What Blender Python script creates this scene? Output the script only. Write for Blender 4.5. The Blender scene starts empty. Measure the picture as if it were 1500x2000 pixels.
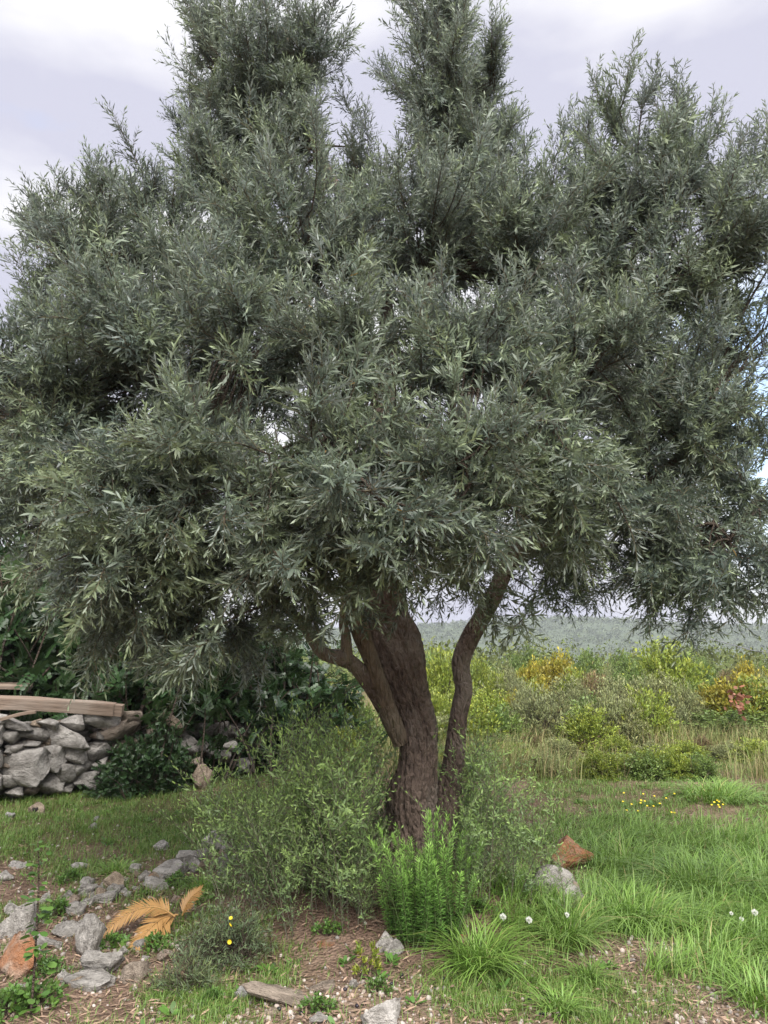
import bpy, bmesh, math
import numpy as np
from mathutils import Vector, Matrix

R = math.radians
rng = np.random.default_rng(20)
sc = bpy.context.scene

# ------------------------------------------------------------------ camera
CAM = np.array([0.0, 0.0, 1.6]); PITCH = R(9.4); F = 1503.0
cam = bpy.data.cameras.new('camera'); cam_o = bpy.data.objects.new('camera', cam)
sc.collection.objects.link(cam_o)
cam_o.location = CAM; cam_o.rotation_euler = (R(90) + PITCH, 0, 0)
cam.sensor_fit = 'VERTICAL'; cam.angle = 2 * math.atan(1000 / F)
cam.clip_start = 0.05; cam.clip_end = 6000
sc.camera = cam_o

# ------------------------------------------------------------------ world
SUN_EL, SUN_AZ = R(52), R(164)
w = bpy.data.worlds.new('World'); sc.world = w; w.use_nodes = True
nt = w.node_tree; nt.nodes.clear()
def wn(t, **k):
    n = nt.nodes.new(t)
    for a, b in k.items(): setattr(n, a, b)
    return n
out = wn('ShaderNodeOutputWorld'); bg = wn('ShaderNodeBackground'); bg.inputs[1].default_value = 0.08
sky = wn('ShaderNodeTexSky', sky_type='NISHITA', sun_disc=False)
sky.sun_elevation = SUN_EL; sky.sun_rotation = SUN_AZ; sky.air_density = 1.0; sky.dust_density = 1.5
tc = wn('ShaderNodeTexCoord'); mp = wn('ShaderNodeMapping'); mp.inputs['Scale'].default_value = (1.0, 1.0, 2.4)
mp.inputs['Location'].default_value = (3.3, 1.2, 0.4)
n1 = wn('ShaderNodeTexNoise'); n1.inputs['Scale'].default_value = 1.7; n1.inputs['Detail'].default_value = 7; n1.inputs['Roughness'].default_value = 0.5
r1 = wn('ShaderNodeValToRGB'); r1.color_ramp.elements[0].position = 0.20; r1.color_ramp.elements[1].position = 0.36
mp2 = wn('ShaderNodeMapping'); mp2.inputs['Scale'].default_value = (1.0, 1.0, 3.0); mp2.inputs['Location'].default_value = (0.7, 5.2, 1.1)
n2 = wn('ShaderNodeTexNoise'); n2.inputs['Scale'].default_value = 2.1; n2.inputs['Detail'].default_value = 6; n2.inputs['Roughness'].default_value = 0.48
r2 = wn('ShaderNodeValToRGB')
r2.color_ramp.elements[0].position = 0.41; r2.color_ramp.elements[0].color = (1.60, 1.61, 1.92, 1)
r2.color_ramp.elements[1].position = 0.58; r2.color_ramp.elements[1].color = (2.52, 2.51, 2.57, 1)
mx = wn('ShaderNodeMix', data_type='RGBA')
L = nt.links.new
L(tc.outputs['Generated'], mp.inputs[0]); L(mp.outputs[0], n1.inputs['Vector']); L(n1.outputs[0], r1.inputs[0])
L(tc.outputs['Generated'], mp2.inputs[0]); L(mp2.outputs[0], n2.inputs['Vector']); L(n2.outputs[0], r2.inputs[0])
# a break in the cloud low on the right
bd = Vector((0.52, 0.80, 0.30)).normalized(); dp_ = wn('ShaderNodeVectorMath', operation='DOT_PRODUCT'); dp_.inputs[1].default_value = bd
nv = wn('ShaderNodeVectorMath', operation='NORMALIZE'); L(tc.outputs['Generated'], nv.inputs[0]); L(nv.outputs[0], dp_.inputs[0])
hm_ = wn('ShaderNodeMath', operation='MULTIPLY_ADD'); hm_.inputs[1].default_value = 0.16; L(n1.outputs[0], hm_.inputs[0]); L(dp_.outputs['Value'], hm_.inputs[2])
gap = wn('ShaderNodeMapRange', interpolation_type='SMOOTHSTEP'); gap.inputs[1].default_value = 1.03; gap.inputs[2].default_value = 1.07; gap.inputs[3].default_value = 1.0; gap.inputs[4].default_value = 0.25
L(hm_.outputs[0], gap.inputs[0]); cm = wn('ShaderNodeMath', operation='MULTIPLY'); L(r1.outputs[0], cm.inputs[0]); L(gap.outputs[0], cm.inputs[1])
L(cm.outputs[0], mx.inputs[0]); L(sky.outputs[0], mx.inputs[6]); L(r2.outputs[0], mx.inputs[7])
L(mx.outputs[2], bg.inputs[0]); L(bg.outputs[0], out.inputs[0])

# ------------------------------------------------------------------ sun, exposure
sl = bpy.data.lights.new('sun', 'SUN'); sl.energy = 1.5; sl.angle = R(55); sl.color = (1.0, 0.97, 0.92)
so = bpy.data.objects.new('sun', sl); sc.collection.objects.link(so)
sd = Vector((math.sin(SUN_AZ) * math.cos(SUN_EL), math.cos(SUN_AZ) * math.cos(SUN_EL), math.sin(SUN_EL)))
so.rotation_euler = sd.to_track_quat('Z', 'Y').to_euler()
sc.view_settings.view_transform = 'Standard'; sc.view_settings.look = 'None'
sc.view_settings.exposure = 2.47; sc.view_settings.gamma = 1.0; sc.view_settings.use_curve_mapping = False
sc.cycles.max_bounces = 7; sc.cycles.diffuse_bounces = 4; sc.cycles.glossy_bounces = 2
sc.cycles.transmission_bounces = 4; sc.cycles.transparent_max_bounces = 4
sc.cycles.use_denoising = True
sc.cycles.caustics_reflective = False; sc.cycles.caustics_refractive = False

# ------------------------------------------------------------------ helpers
CP, SP = math.cos(PITCH), math.sin(PITCH)
def ray(px, py):
    u = (px - 750) / F; v = (1000 - py) / F
    return np.array([u, CP - v * SP, SP + v * CP])
def P(px, py, depth):                     # the point on a sight line at a distance along the ground
    r = ray(px, py); return CAM + r * (depth / r[1])
def mpp(p):                               # metres for one photo pixel at a point
    d = np.asarray(p, float) - CAM
    return (d[1] * CP + d[2] * SP) / F
def to_px(x, y, z=0.0):
    dz = z - CAM[2]; zc = y * CP + dz * SP; up = -y * SP + dz * CP
    return 750 + F * x / zc, 1000 - F * up / zc
def unit(a): return a / np.maximum(np.linalg.norm(a, axis=-1, keepdims=True), 1e-9)

def _h(ix, iy, iz, s):
    n = (ix * 374761393 + iy * 668265263 + iz * 2147483647 + s * 974634541) & 0xffffffff
    n = ((n ^ (n >> 13)) * 1274126177) & 0xffffffff
    n = (n ^ (n >> 16)) & 0xffff
    return n / 32767.5 - 1.0
def vnoise(p, s=0):
    p = np.asarray(p, float); i = np.floor(p).astype(np.int64); f = p - i; f = f * f * (3 - 2 * f)
    x, y, z = i[..., 0], i[..., 1], i[..., 2]; r = 0
    for a in (0, 1):
        for b in (0, 1):
            for c in (0, 1):
                wgt = (f[..., 0] if a else 1 - f[..., 0]) * (f[..., 1] if b else 1 - f[..., 1]) * (f[..., 2] if c else 1 - f[..., 2])
                r = r + wgt * _h(x + a, y + b, z + c, s)
    return r
def fbm(p, o=4, s=0, g=0.5):
    r = 0; a = 1.0; t = 0; p = np.asarray(p, float)
    for k in range(o):
        r = r + a * vnoise(p, s + k); t += a; a *= g; p = p * 2.03 + 7.1
    return r / t

def mesh(name, V, T, tint=None, mats=(), smooth=False):
    me = bpy.data.meshes.new(name)
    V = np.ascontiguousarray(V, np.float32); T = np.ascontiguousarray(T, np.int32)
    me.vertices.add(len(V)); me.vertices.foreach_set('co', V.ravel())
    me.loops.add(T.size); me.loops.foreach_set('vertex_index', T.ravel())
    me.polygons.add(len(T)); me.polygons.foreach_set('loop_start', np.arange(0, T.size, 3, dtype=np.int32))
    if smooth: me.polygons.foreach_set('use_smooth', np.ones(len(T), bool))
    me.update(calc_edges=True)
    if tint is not None:
        a = me.attributes.new('tint', 'FLOAT_COLOR', 'POINT')
        c = np.ones((len(V), 4), np.float32); c[:, :3] = tint
        a.data.foreach_set('color', c.ravel())
    for m in mats: me.materials.append(m)
    return me
def link(name, data, parent=None, loc=None, rot=None, scale=None):
    o = bpy.data.objects.new(name, data); sc.collection.objects.link(o)
    o.parent = parent
    if loc is not None: o.location = loc
    if rot is not None: o.rotation_euler = rot
    if scale is not None: o.scale = scale
    return o
def tag(o, label, cat, group=None):
    o['label'] = label; o['category'] = cat
    if group: o['group'] = group
    return o
def stuff(o, label=None, cat=None):
    o['kind'] = 'stuff'
    if label: o['label'] = label
    if cat: o['category'] = cat
    return o
def thing(name, label, cat, loc=(0, 0, 0), group=None, rz=0.0, scale=(1, 1, 1)):
    return tag(link(name, None, None, loc, (0, 0, rz), scale), label, cat, group)

class Soup:
    def __init__(s): s.V, s.T, s.C, s.n = [], [], [], 0
    def add(s, V, T, C=None):
        V = np.asarray(V, float).reshape(-1, 3); T = np.asarray(T, int).reshape(-1, 3)
        C = np.tile((0.5, 0, 0), (len(V), 1)) if C is None else np.broadcast_to(np.asarray(C, float), (len(V), 3))
        s.V.append(V); s.T.append(T + s.n); s.C.append(C); s.n += len(V); return s
    def get(s): return np.concatenate(s.V), np.concatenate(s.T), np.concatenate(s.C)
    def mesh(s, name, mats, smooth=False):
        V, T, C = s.get(); return mesh(name, V, T, C, mats, smooth)

def frames(d, nref):                       # local Y along d, local Z near nref
    y = unit(d); x = unit(np.cross(y, nref) + 1e-7); z = np.cross(x, y)
    return np.stack([x, y, z], -1)
def batch(pv, pt, pc, M, T, tint):         # copies of a little shape, baked
    N, k = len(T), len(pv)
    V = np.einsum('nij,vj->nvi', M, pv) + T[:, None]
    Tr = pt[None] + (np.arange(N) * k)[:, None, None]
    C = np.repeat(np.asarray(tint, float)[:, None, :], k, 1)
    if pc is not None: C = np.clip(C * np.array((1, 1, 0)) + pc[None], 0, 1)
    return V.reshape(-1, 3), Tr.reshape(-1, 3), C.reshape(-1, 3)

LEAF_HI = (np.array([(0, 0, 0), (-.40, .28, .015), (.40, .28, .015), (-.46, .62, .01), (.46, .62, .01), (0, 1, -.06)]),
           np.array([(0, 2, 1), (1, 2, 4), (1, 4, 3), (3, 4, 5)]))
LEAF_LO = (np.array([(0, 0, 0), (-.5, .5, .01), (.5, .5, .01), (0, 1, -.05)]), np.array([(0, 2, 1), (1, 2, 3)]))
OVAL = (np.array([(0, 0, 0), (-.42, .25, .04), (.42, .25, .04), (-.5, .6, .03), (.5, .6, .03), (-.25, .92, -.02), (.25, .92, -.02)]),
        np.array([(0, 2, 1), (1, 2, 4), (1, 4, 3), (3, 4, 6), (3, 6, 5)]))
def leaves(soup, leaf, pos, d, nrm, ln, wd, tint):
    M = frames(d, nrm); M = M * np.stack([wd, ln, ln], -1)[:, None, :]
    soup.add(*batch(leaf[0], leaf[1], None, M, pos, tint))
def tubes(soup, paths, rad, sides, tint):
    paths = np.asarray(paths, float); rad = np.asarray(rad, float); N, K = rad.shape
    t = unit(np.gradient(paths, axis=1)); ref = np.where(np.abs(t[..., 2:3]) > .9, (1., 0, 0), (0, 0, 1.))
    x = unit(np.cross(t, ref)); y = np.cross(t, x)
    a = np.arange(sides) * 2 * np.pi / sides
    V = paths[:, :, None] + rad[:, :, None, None] * (x[:, :, None] * np.cos(a)[:, None] + y[:, :, None] * np.sin(a)[:, None])
    i = np.arange(K - 1)[:, None] * sides; j = np.arange(sides)[None]; jn = (j + 1) % sides
    q = np.stack([i + j, i + jn, i + sides + jn, i + sides + j], -1).reshape(-1, 4)
    T = np.concatenate([q[:, [0, 1, 2]], q[:, [0, 2, 3]]])
    Tr = T[None] + (np.arange(N) * K * sides)[:, None, None]
    soup.add(V.reshape(-1, 3), Tr, tint)
def bez(a, b, c, n):
    t = np.linspace(0, 1, n)[None, :, None]
    return a[:, None] * (1 - t) ** 2 + 2 * b[:, None] * t * (1 - t) + c[:, None] * t ** 2
def catmull(pts, n):
    p = np.asarray(pts, float); p = np.concatenate([2 * p[:1] - p[1:2], p, 2 * p[-1:] - p[-2:-1]])
    t = np.linspace(0, len(pts) - 1 - 1e-6, n); i = t.astype(int); f = (t - i)[:, None]
    a, b, c, d = p[i], p[i + 1], p[i + 2], p[i + 3]
    return .5 * (2 * b + (c - a) * f + (2 * a - 5 * b + 4 * c - d) * f ** 2 + (3 * b - a - 3 * c + d) * f ** 3)
def rdir(n, r=None):
    r = r or rng
    return unit(r.normal(size=(n, 3)))

# ------------------------------------------------------------------ materials
def nodes(name):
    m = bpy.data.materials.new(name); m.use_nodes = True; n = m.node_tree; n.nodes.clear()
    def N(t, **k):
        x = n.nodes.new(t)
        for a, b in k.items():
            if a.startswith('i_'): x.inputs[a[2:].replace('_', ' ')].default_value = b
            else: setattr(x, a, b)
        return x
    return m, n, N, n.links.new
def mixc(N, Lk, fac, a, b, mode='MIX'):
    x = N('ShaderNodeMix', data_type='RGBA', blend_type=mode)
    for s, v in ((0, fac), (6, a), (7, b)):
        if hasattr(v, 'links'): Lk(v, x.inputs[s])
        elif s == 0: x.inputs[0].default_value = v
        else: x.inputs[s].default_value = (*v, 1)
    return x.outputs[2]
def foliage(name, top, under, young, stem, rough=.5, trans=.25, dark=.55, light=1.35, spec=.5, inst=False):
    m, n, N, Lk = nodes(name)
    at = N('ShaderNodeAttribute', attribute_name='tint'); sp = N('ShaderNodeSeparateColor')
    if inst:
        ai = N('ShaderNodeAttribute', attribute_name='shift', attribute_type='INSTANCER'); av = N('ShaderNodeVectorMath', operation='ADD'); Lk(at.outputs['Color'], av.inputs[0]); Lk(ai.outputs['Vector'], av.inputs[1]); Lk(av.outputs[0], sp.inputs[0])
    else: Lk(at.outputs['Color'], sp.inputs[0])
    gm = N('ShaderNodeNewGeometry')
    c = mixc(N, Lk, gm.outputs['Backfacing'], top, under)
    c = mixc(N, Lk, sp.outputs[1], c, young)
    mr = N('ShaderNodeMapRange'); Lk(sp.outputs[0], mr.inputs[0]); mr.inputs[3].default_value = dark; mr.inputs[4].default_value = light
    oi = N('ShaderNodeObjectInfo'); mo = N('ShaderNodeMapRange'); Lk(oi.outputs['Random'], mo.inputs[0]); mo.inputs[3].default_value = .85; mo.inputs[4].default_value = 1.15
    mu = N('ShaderNodeMath', operation='MULTIPLY'); Lk(mr.outputs[0], mu.inputs[0]); Lk(mo.outputs[0], mu.inputs[1])
    hs = N('ShaderNodeHueSaturation'); Lk(c, hs.inputs['Color']); Lk(mu.outputs[0], hs.inputs['Value'])
    c = mixc(N, Lk, sp.outputs[2], hs.outputs[0], stem)
    b = N('ShaderNodeBsdfPrincipled'); Lk(c, b.inputs['Base Color']); b.inputs['Roughness'].default_value = rough
    b.inputs['Specular IOR Level'].default_value = spec
    tr = N('ShaderNodeBsdfTranslucent'); Lk(c, tr.inputs[0])
    ms = N('ShaderNodeMixShader'); ms.inputs[0].default_value = trans; Lk(b.outputs[0], ms.inputs[1]); Lk(tr.outputs[0], ms.inputs[2])
    o = N('ShaderNodeOutputMaterial'); Lk(ms.outputs[0], o.inputs[0])
    return m
M_olive = foliage('olive_leaf', (.088, .117, .101), (.25, .28, .272), (.20, .245, .13), (.19, .16, .09), rough=.42, trans=.3, dark=.6, light=1.55, inst=True)
M_sucker = foliage('sucker_leaf', (.105, .165, .10), (.18, .24, .14), (.36, .52, .14), (.17, .155, .11), rough=.45, trans=.25)
M_rosemary = foliage('rosemary_needle', (.115, .235, .05), (.15, .27, .08), (.28, .47, .10), (.10, .14, .05), rough=.5)
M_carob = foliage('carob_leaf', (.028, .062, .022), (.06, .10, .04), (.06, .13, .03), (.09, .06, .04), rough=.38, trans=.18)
M_grass = foliage('grass_blade', (.135, .255, .038), (.15, .27, .05), (.36, .29, .13), (.2, .2, .1), rough=.5, trans=.3, dark=.6, light=1.5)
M_dry = foliage('dry_grass_blade', (.36, .28, .14), (.36, .28, .14), (.17, .24, .06), (.3, .2, .1), rough=.7, trans=.2)
M_weed = foliage('weed_leaf', (.075, .17, .03), (.11, .2, .05), (.17, .26, .05), (.12, .14, .05), rough=.5)
M_herb = foliage('grey_herb_leaf', (.10, .15, .075), (.14, .18, .11), (.19, .23, .08), (.2, .15, .09), rough=.6)
M_lime = foliage('lime_scrub_leaf', (.19, .27, .04), (.23, .30, .06), (.46, .42, .04), (.12, .09, .05), rough=.5, trans=.3)
M_grey = foliage('grey_scrub_leaf', (.19, .225, .09), (.22, .255, .125), (.34, .31, .12), (.18, .12, .08), rough=.6)
M_green = foliage('green_scrub_leaf', (.105, .175, .038), (.13, .20, .06), (.25, .30, .06), (.12, .08, .05), rough=.5)
M_brown = foliage('brown_scrub_leaf', (.23, .15, .08), (.25, .17, .095), (.17, .21, .06), (.15, .09, .06), rough=.7)
M_gold = foliage('gold_scrub_leaf', (.42, .34, .035), (.42, .34, .05), (.18, .25, .04), (.14, .1, .05), rough=.55, trans=.3)
M_frond = foliage('dead_frond', (.42, .24, .085), (.46, .28, .11), (.34, .17, .065), (.45, .22, .06), rough=.55, trans=.2)
M_litter = foliage('leaf_litter', (.33, .225, .16), (.38, .28, .21), (.18, .12, .08), (.2, .12, .08), rough=.8, trans=.05)

M_litter2 = foliage('yellowed_olive_leaf', (.42, .24, .07), (.42, .28, .10), (.5, .34, .1), (.3, .2, .1), rough=.6)
def bark(name, c0, c1, c2, sx=(14, 14, 2.5), crack=1.2, dist=.05):
    m, n, N, Lk = nodes(name)
    tc = N('ShaderNodeTexCoord'); mp = N('ShaderNodeMapping'); mp.inputs['Scale'].default_value = sx; Lk(tc.outputs['Object'], mp.inputs[0])
    a = N('ShaderNodeTexNoise', i_Scale=2.0, i_Detail=8.0, i_Roughness=.65); Lk(mp.outputs[0], a.inputs['Vector'])
    v = N('ShaderNodeTexVoronoi', feature='DISTANCE_TO_EDGE', i_Scale=2.2); Lk(mp.outputs[0], v.inputs['Vector'])
    b = N('ShaderNodeTexNoise', i_Scale=2.5, i_Detail=5.0); Lk(tc.outputs['Object'], b.inputs['Vector'])
    r = N('ShaderNodeValToRGB'); Lk(a.outputs[0], r.inputs[0])
    r.color_ramp.elements[0].position = .32; r.color_ramp.elements[0].color = (*c0, 1); r.color_ramp.elements[1].position = .68; r.color_ramp.elements[1].color = (*c1, 1)
    rb = N('ShaderNodeValToRGB'); Lk(b.outputs[0], rb.inputs[0]); rb.color_ramp.elements[0].position = .48; rb.color_ramp.elements[1].position = .68
    c = mixc(N, Lk, rb.outputs[0], r.outputs[0], c2)
    ad = N('ShaderNodeMath', operation='ADD'); Lk(a.outputs[0], ad.inputs[0]); mv = N('ShaderNodeMath', operation='MULTIPLY'); Lk(v.outputs[0], mv.inputs[0]); mv.inputs[1].default_value = crack; Lk(mv.outputs[0], ad.inputs[1])
    bp = N('ShaderNodeBump', i_Strength=1.0, i_Distance=dist); Lk(ad.outputs[0], bp.inputs['Height'])
    p = N('ShaderNodeBsdfPrincipled', i_Roughness=.9); Lk(c, p.inputs['Base Color']); Lk(bp.outputs[0], p.inputs['Normal']); p.inputs['Specular IOR Level'].default_value = .2
    o = N('ShaderNodeOutputMaterial'); Lk(p.outputs[0], o.inputs[0]); return m
M_bark = bark('olive_bark', (.085, .062, .050), (.25, .185, .15), (.28, .235, .20), (15, 15, 8))
M_limb = bark('olive_limb_bark', (.12, .09, .066), (.28, .21, .15), (.30, .25, .19), (20, 20, 5))
M_twig = bark('twig_bark', (.09, .065, .05), (.17, .13, .10), (.18, .15, .12), (30, 30, 30))
M_wood = bark('weathered_timber', (.17, .125, .095), (.33, .25, .195), (.30, .245, .20), (1.0, 16, 16), .0, .012)

def stone_mat():                           # object colour = stone colour, its alpha = how much rust stain the stone has
    m, n, N, Lk = nodes('limestone')
    tc = N('ShaderNodeTexCoord'); oi = N('ShaderNodeObjectInfo')
    ad = N('ShaderNodeVectorMath', operation='ADD'); Lk(tc.outputs['Object'], ad.inputs[0])
    cb = N('ShaderNodeCombineXYZ'); ml = N('ShaderNodeMath', operation='MULTIPLY'); ml.inputs[1].default_value = 37.0; Lk(oi.outputs['Random'], ml.inputs[0])
    Lk(ml.outputs[0], cb.inputs[0]); Lk(ml.outputs[0], cb.inputs[1]); Lk(cb.outputs[0], ad.inputs[1])
    a = N('ShaderNodeTexNoise', i_Scale=3.2, i_Detail=9.0, i_Roughness=.68); Lk(ad.outputs[0], a.inputs['Vector'])
    b = N('ShaderNodeTexNoise', i_Scale=1.4, i_Detail=4.0); Lk(ad.outputs[0], b.inputs['Vector'])
    s = N('ShaderNodeTexNoise', i_Scale=14.0, i_Detail=6.0, i_Roughness=.7); Lk(ad.outputs[0], s.inputs['Vector'])
    r = N('ShaderNodeValToRGB'); Lk(a.outputs[0], r.inputs[0]); e = r.color_ramp.elements
    e[0].position = .38; e[0].color = (.58, .56, .53, 1); e[1].position = .62; e[1].color = (1.32, 1.3, 1.27, 1)
    c = mixc(N, Lk, 1.0, oi.outputs['Color'], r.outputs[0], 'MULTIPLY')
    th = N('ShaderNodeMath', operation='SUBTRACT'); th.inputs[0].default_value = .82; sc_ = N('ShaderNodeMath', operation='MULTIPLY'); sc_.inputs[1].default_value = .55; Lk(oi.outputs['Alpha'], sc_.inputs[0]); Lk(sc_.outputs[0], th.inputs[1])
    d = N('ShaderNodeMath', operation='SUBTRACT'); Lk(b.outputs[0], d.inputs[0]); Lk(th.outputs[0], d.inputs[1])
    k = N('ShaderNodeMath', operation='MULTIPLY'); k.inputs[1].default_value = 6; k.use_clamp = True; Lk(d.outputs[0], k.inputs[0])
    c = mixc(N, Lk, k.outputs[0], c, (.50, .235, .12))
    rs = N('ShaderNodeValToRGB'); Lk(s.outputs[0], rs.inputs[0]); rs.color_ramp.elements[0].position = .34; rs.color_ramp.elements[0].color = (.55, .55, .55, 1); rs.color_ramp.elements[1].position = .5
    c = mixc(N, Lk, .5, c, rs.outputs[0], 'MULTIPLY')
    bp = N('ShaderNodeBump', i_Strength=1.0, i_Distance=.09); h = N('ShaderNodeMath', operation='ADD'); Lk(a.outputs[0], h.inputs[0]); hs = N('ShaderNodeMath', operation='MULTIPLY'); hs.inputs[1].default_value = .35; Lk(s.outputs[0], hs.inputs[0]); Lk(hs.outputs[0], h.inputs[1]); Lk(h.outputs[0], bp.inputs['Height'])
    p = N('ShaderNodeBsdfPrincipled', i_Roughness=.88); p.inputs['Specular IOR Level'].default_value = .25; Lk(c, p.inputs['Base Color']); Lk(bp.outputs[0], p.inputs['Normal'])
    o = N('ShaderNodeOutputMaterial'); Lk(p.outputs[0], o.inputs[0]); return m
M_stone = stone_mat()
def plain(name, col, rough=.6, noise=.25, sc_=8.0, spec=.4):
    m, n, N, Lk = nodes(name); tc = N('ShaderNodeTexCoord')
    a = N('ShaderNodeTexNoise', i_Scale=sc_, i_Detail=5.0); Lk(tc.outputs['Object'], a.inputs['Vector'])
    c = mixc(N, Lk, a.outputs[0], tuple(x * (1 - noise) for x in col), tuple(min(1, x * (1 + noise)) for x in col))
    p = N('ShaderNodeBsdfPrincipled', i_Roughness=rough); p.inputs['Specular IOR Level'].default_value = spec; Lk(c, p.inputs['Base Color'])
    o = N('ShaderNodeOutputMaterial'); Lk(p.outputs[0], o.inputs[0]); return m
M_olivefruit = plain('black_olive', (.018, .014, .022), .3)
M_yellow = plain('yellow_petal', (.62, .48, .02), .6)
M_white = plain('white_seed_head', (.72, .72, .68), .8)
M_cable = plain('cable_sheath', (.22, .22, .24), .6)
M_hollow_shade = plain('hollow_shade', (.03, .025, .022), .9)  # near-black colour that stands in for the shade inside a hole

# ------------------------------------------------------------------ ground
TX, TY = 0.13, 4.98                        # foot of the olive tree
def gz(x, y):
    x = np.asarray(x, float); y = np.asarray(y, float)
    p = np.stack([x, y, np.zeros_like(x)], -1)
    near = np.exp(-np.maximum(0, np.hypot(x, y - 6) - 14) ** 2 / 200)
    z = (.05 * fbm(p * .7, 3, 3) + .018 * fbm(p * 3.1, 3, 9)) * near
    d = np.hypot((x - TX - .1) / 1.15, (y - TY - .1) / .95)
    z = z + .17 * np.exp(-(d / .85) ** 4)
    far = np.clip((y - 38) / 160, 0, 1); far = far * far * (3 - 2 * far)
    return z - 26 * far
def sstep(a, b, x): t = np.clip((x - a) / (b - a), 0, 1); return t * t * (3 - 2 * t)
def blob(u, v, cx, cy, rx, ry): return np.exp(-(((u - cx) / rx) ** 2 + ((v - cy) / ry) ** 2) ** 1.5)
def cover(x, y):
    """lush long grass, short turf, bare sandy soil at a place on the ground"""
    x = np.asarray(x, float); y = np.asarray(y, float)
    yy = np.maximum(y, 1.5); u, v = to_px(x, yy)
    n = fbm(np.stack([x * 1.3, y * 1.3, 0 * x], -1), 4, 21); n2 = fbm(np.stack([x * 4, y * 4, 0 * x], -1), 3, 33)
    edge = 1815 + (u - 1000) * .20 + 60 * n
    lush = sstep(1000, 1130, u + 90 * n) * sstep(1575, 1640, v) * sstep(edge + 45, edge - 45, v)
    lush = np.maximum(lush, blob(u, v, 1100, 1800, 130, 60)); lush = np.maximum(lush, .9 * sstep(1380, 1470, u) * sstep(1650, 1700, v) * sstep(1960, 1900, v + 30 * n))
    lush = lush * (1 - blob(u, v, 1265, 1868, 100, 32)) * (1 - blob(u, v, 1380, 1965, 120, 42))
    turf = sstep(1500, 1545, v) * sstep(1745, 1660, v + 60 * n + 40 * n2) * sstep(640, 520, u)
    turf = turf * (1 - .8 * blob(u, v, 170, 1668, 90, 26)) * (1 - .85 * blob(u, v, 10, 1705, 90, 45)) * (1 - .7 * sstep(.2, .5, n2 + .5 * n))
    tr = sstep(1000, 1080, u) * sstep(1470, 1495, v) * sstep(1640, 1590, v) * (1 - .75 * sstep(.05, .3, n2 + n)) * (1 - blob(u, v, 1380, 1600, 110, 22))
    tr = np.maximum(tr, .8 * blob(u, v, 1180, 1965, 130, 50)); tr = np.maximum(tr, .55 * blob(u, v, 980, 1930, 140, 70))
    weedy = .45 * sstep(-.1, .35, n + .4 * n2) * sstep(1700, 1760, v) * sstep(1000, 900, u)
    turf = np.maximum(np.maximum(turf, tr), weedy); moundb = (1 - .9 * blob(u, v, 1055, 1640, 48, 60)) * (1 - .95 * blob(u, v, 1120, 1700, 62, 42)) * (1 - .95 * blob(u, v, 1085, 1755, 66, 34)); lush = lush * moundb; turf = turf * moundb
    sand = np.maximum(blob(u, v, 1380, 1965, 150, 55), blob(u, v, 1265, 1870, 120, 36)); sand = np.maximum(sand, .9 * blob(u, v, 660, 1975, 340, 62))
    sand = np.maximum(sand, .6 * blob(u, v, 1380, 1605, 130, 25))
    return lush, turf, sand
def spaced(c, n, s, k):
    t = np.linspace(-1, 1, n); return c + s * np.sinh(k * t) / np.sinh(k)
xs = spaced(0, 230, 2600, 7.6); ys = spaced(5.2, 270, 2600, 7.9)
gx, gy = np.meshgrid(xs, ys); V = np.stack([gx.ravel(), gy.ravel(), gz(gx, gy).ravel()], -1)
i = (np.arange(269)[:, None] * 230 + np.arange(229)[None]).ravel()
T = np.concatenate([np.stack([i, i + 1, i + 231], -1), np.stack([i, i + 231, i + 230], -1)])
lu, tu, sa = cover(V[:, 0], V[:, 1])
def ground_mat():
    m, n, N, Lk = nodes('soil_and_turf'); tc = N('ShaderNodeTexCoord')
    at = N('ShaderNodeAttribute', attribute_name='tint'); sp = N('ShaderNodeSeparateColor'); Lk(at.outputs['Color'], sp.inputs[0])
    a = N('ShaderNodeTexNoise', i_Scale=1.6, i_Detail=10.0, i_Roughness=.7); b = N('ShaderNodeTexNoise', i_Scale=38.0, i_Detail=6.0, i_Roughness=.75); v = N('ShaderNodeTexVoronoi', i_Scale=55.0)
    for q in (a, b, v): Lk(tc.outputs['Object'], q.inputs['Vector'])
    r = N('ShaderNodeValToRGB'); Lk(a.outputs[0], r.inputs[0]); e = r.color_ramp.elements
    e[0].position = .32; e[0].color = (.13, .085, .064, 1); e[1].position = .7; e[1].color = (.36, .26, .20, 1)
    x = e.new(.5); x.color = (.22, .15, .112, 1)
    c = mixc(N, Lk, sp.outputs[2], r.outputs[0], (.33, .25, .19))
    g = mixc(N, Lk, a.outputs[0], (.075, .10, .028), (.15, .145, .06))
    c = mixc(N, Lk, sp.outputs[0], c, g)
    rb = N('ShaderNodeValToRGB'); Lk(b.outputs[0], rb.inputs[0]); rb.color_ramp.elements[0].position = .3; rb.color_ramp.elements[0].color = (.5, .48, .46, 1); rb.color_ramp.elements[1].position = .72; rb.color_ramp.elements[1].color = (1.35, 1.3, 1.28, 1)
    c = mixc(N, Lk, 1.0, c, rb.outputs[0], 'MULTIPLY')
    bp = N('ShaderNodeBump', i_Strength=.9, i_Distance=.03); s = N('ShaderNodeMath', operation='ADD'); Lk(b.outputs[0], s.inputs[0]); Lk(v.outputs['Distance'], s.inputs[1]); Lk(s.outputs[0], bp.inputs['Height'])
    p = N('ShaderNodeBsdfPrincipled', i_Roughness=.95); p.inputs['Specular IOR Level'].default_value = .15; Lk(c, p.inputs['Base Color']); Lk(bp.outputs[0], p.inputs['Normal'])
    o = N('ShaderNodeOutputMaterial'); Lk(p.outputs[0], o.inputs[0]); return m
M_ground = ground_mat()
gt = np.stack([np.where(V[:, 1] > 9.6, .62, np.clip(lu * .9 + tu * .8, 0, 1)), lu, sa], -1)
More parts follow.
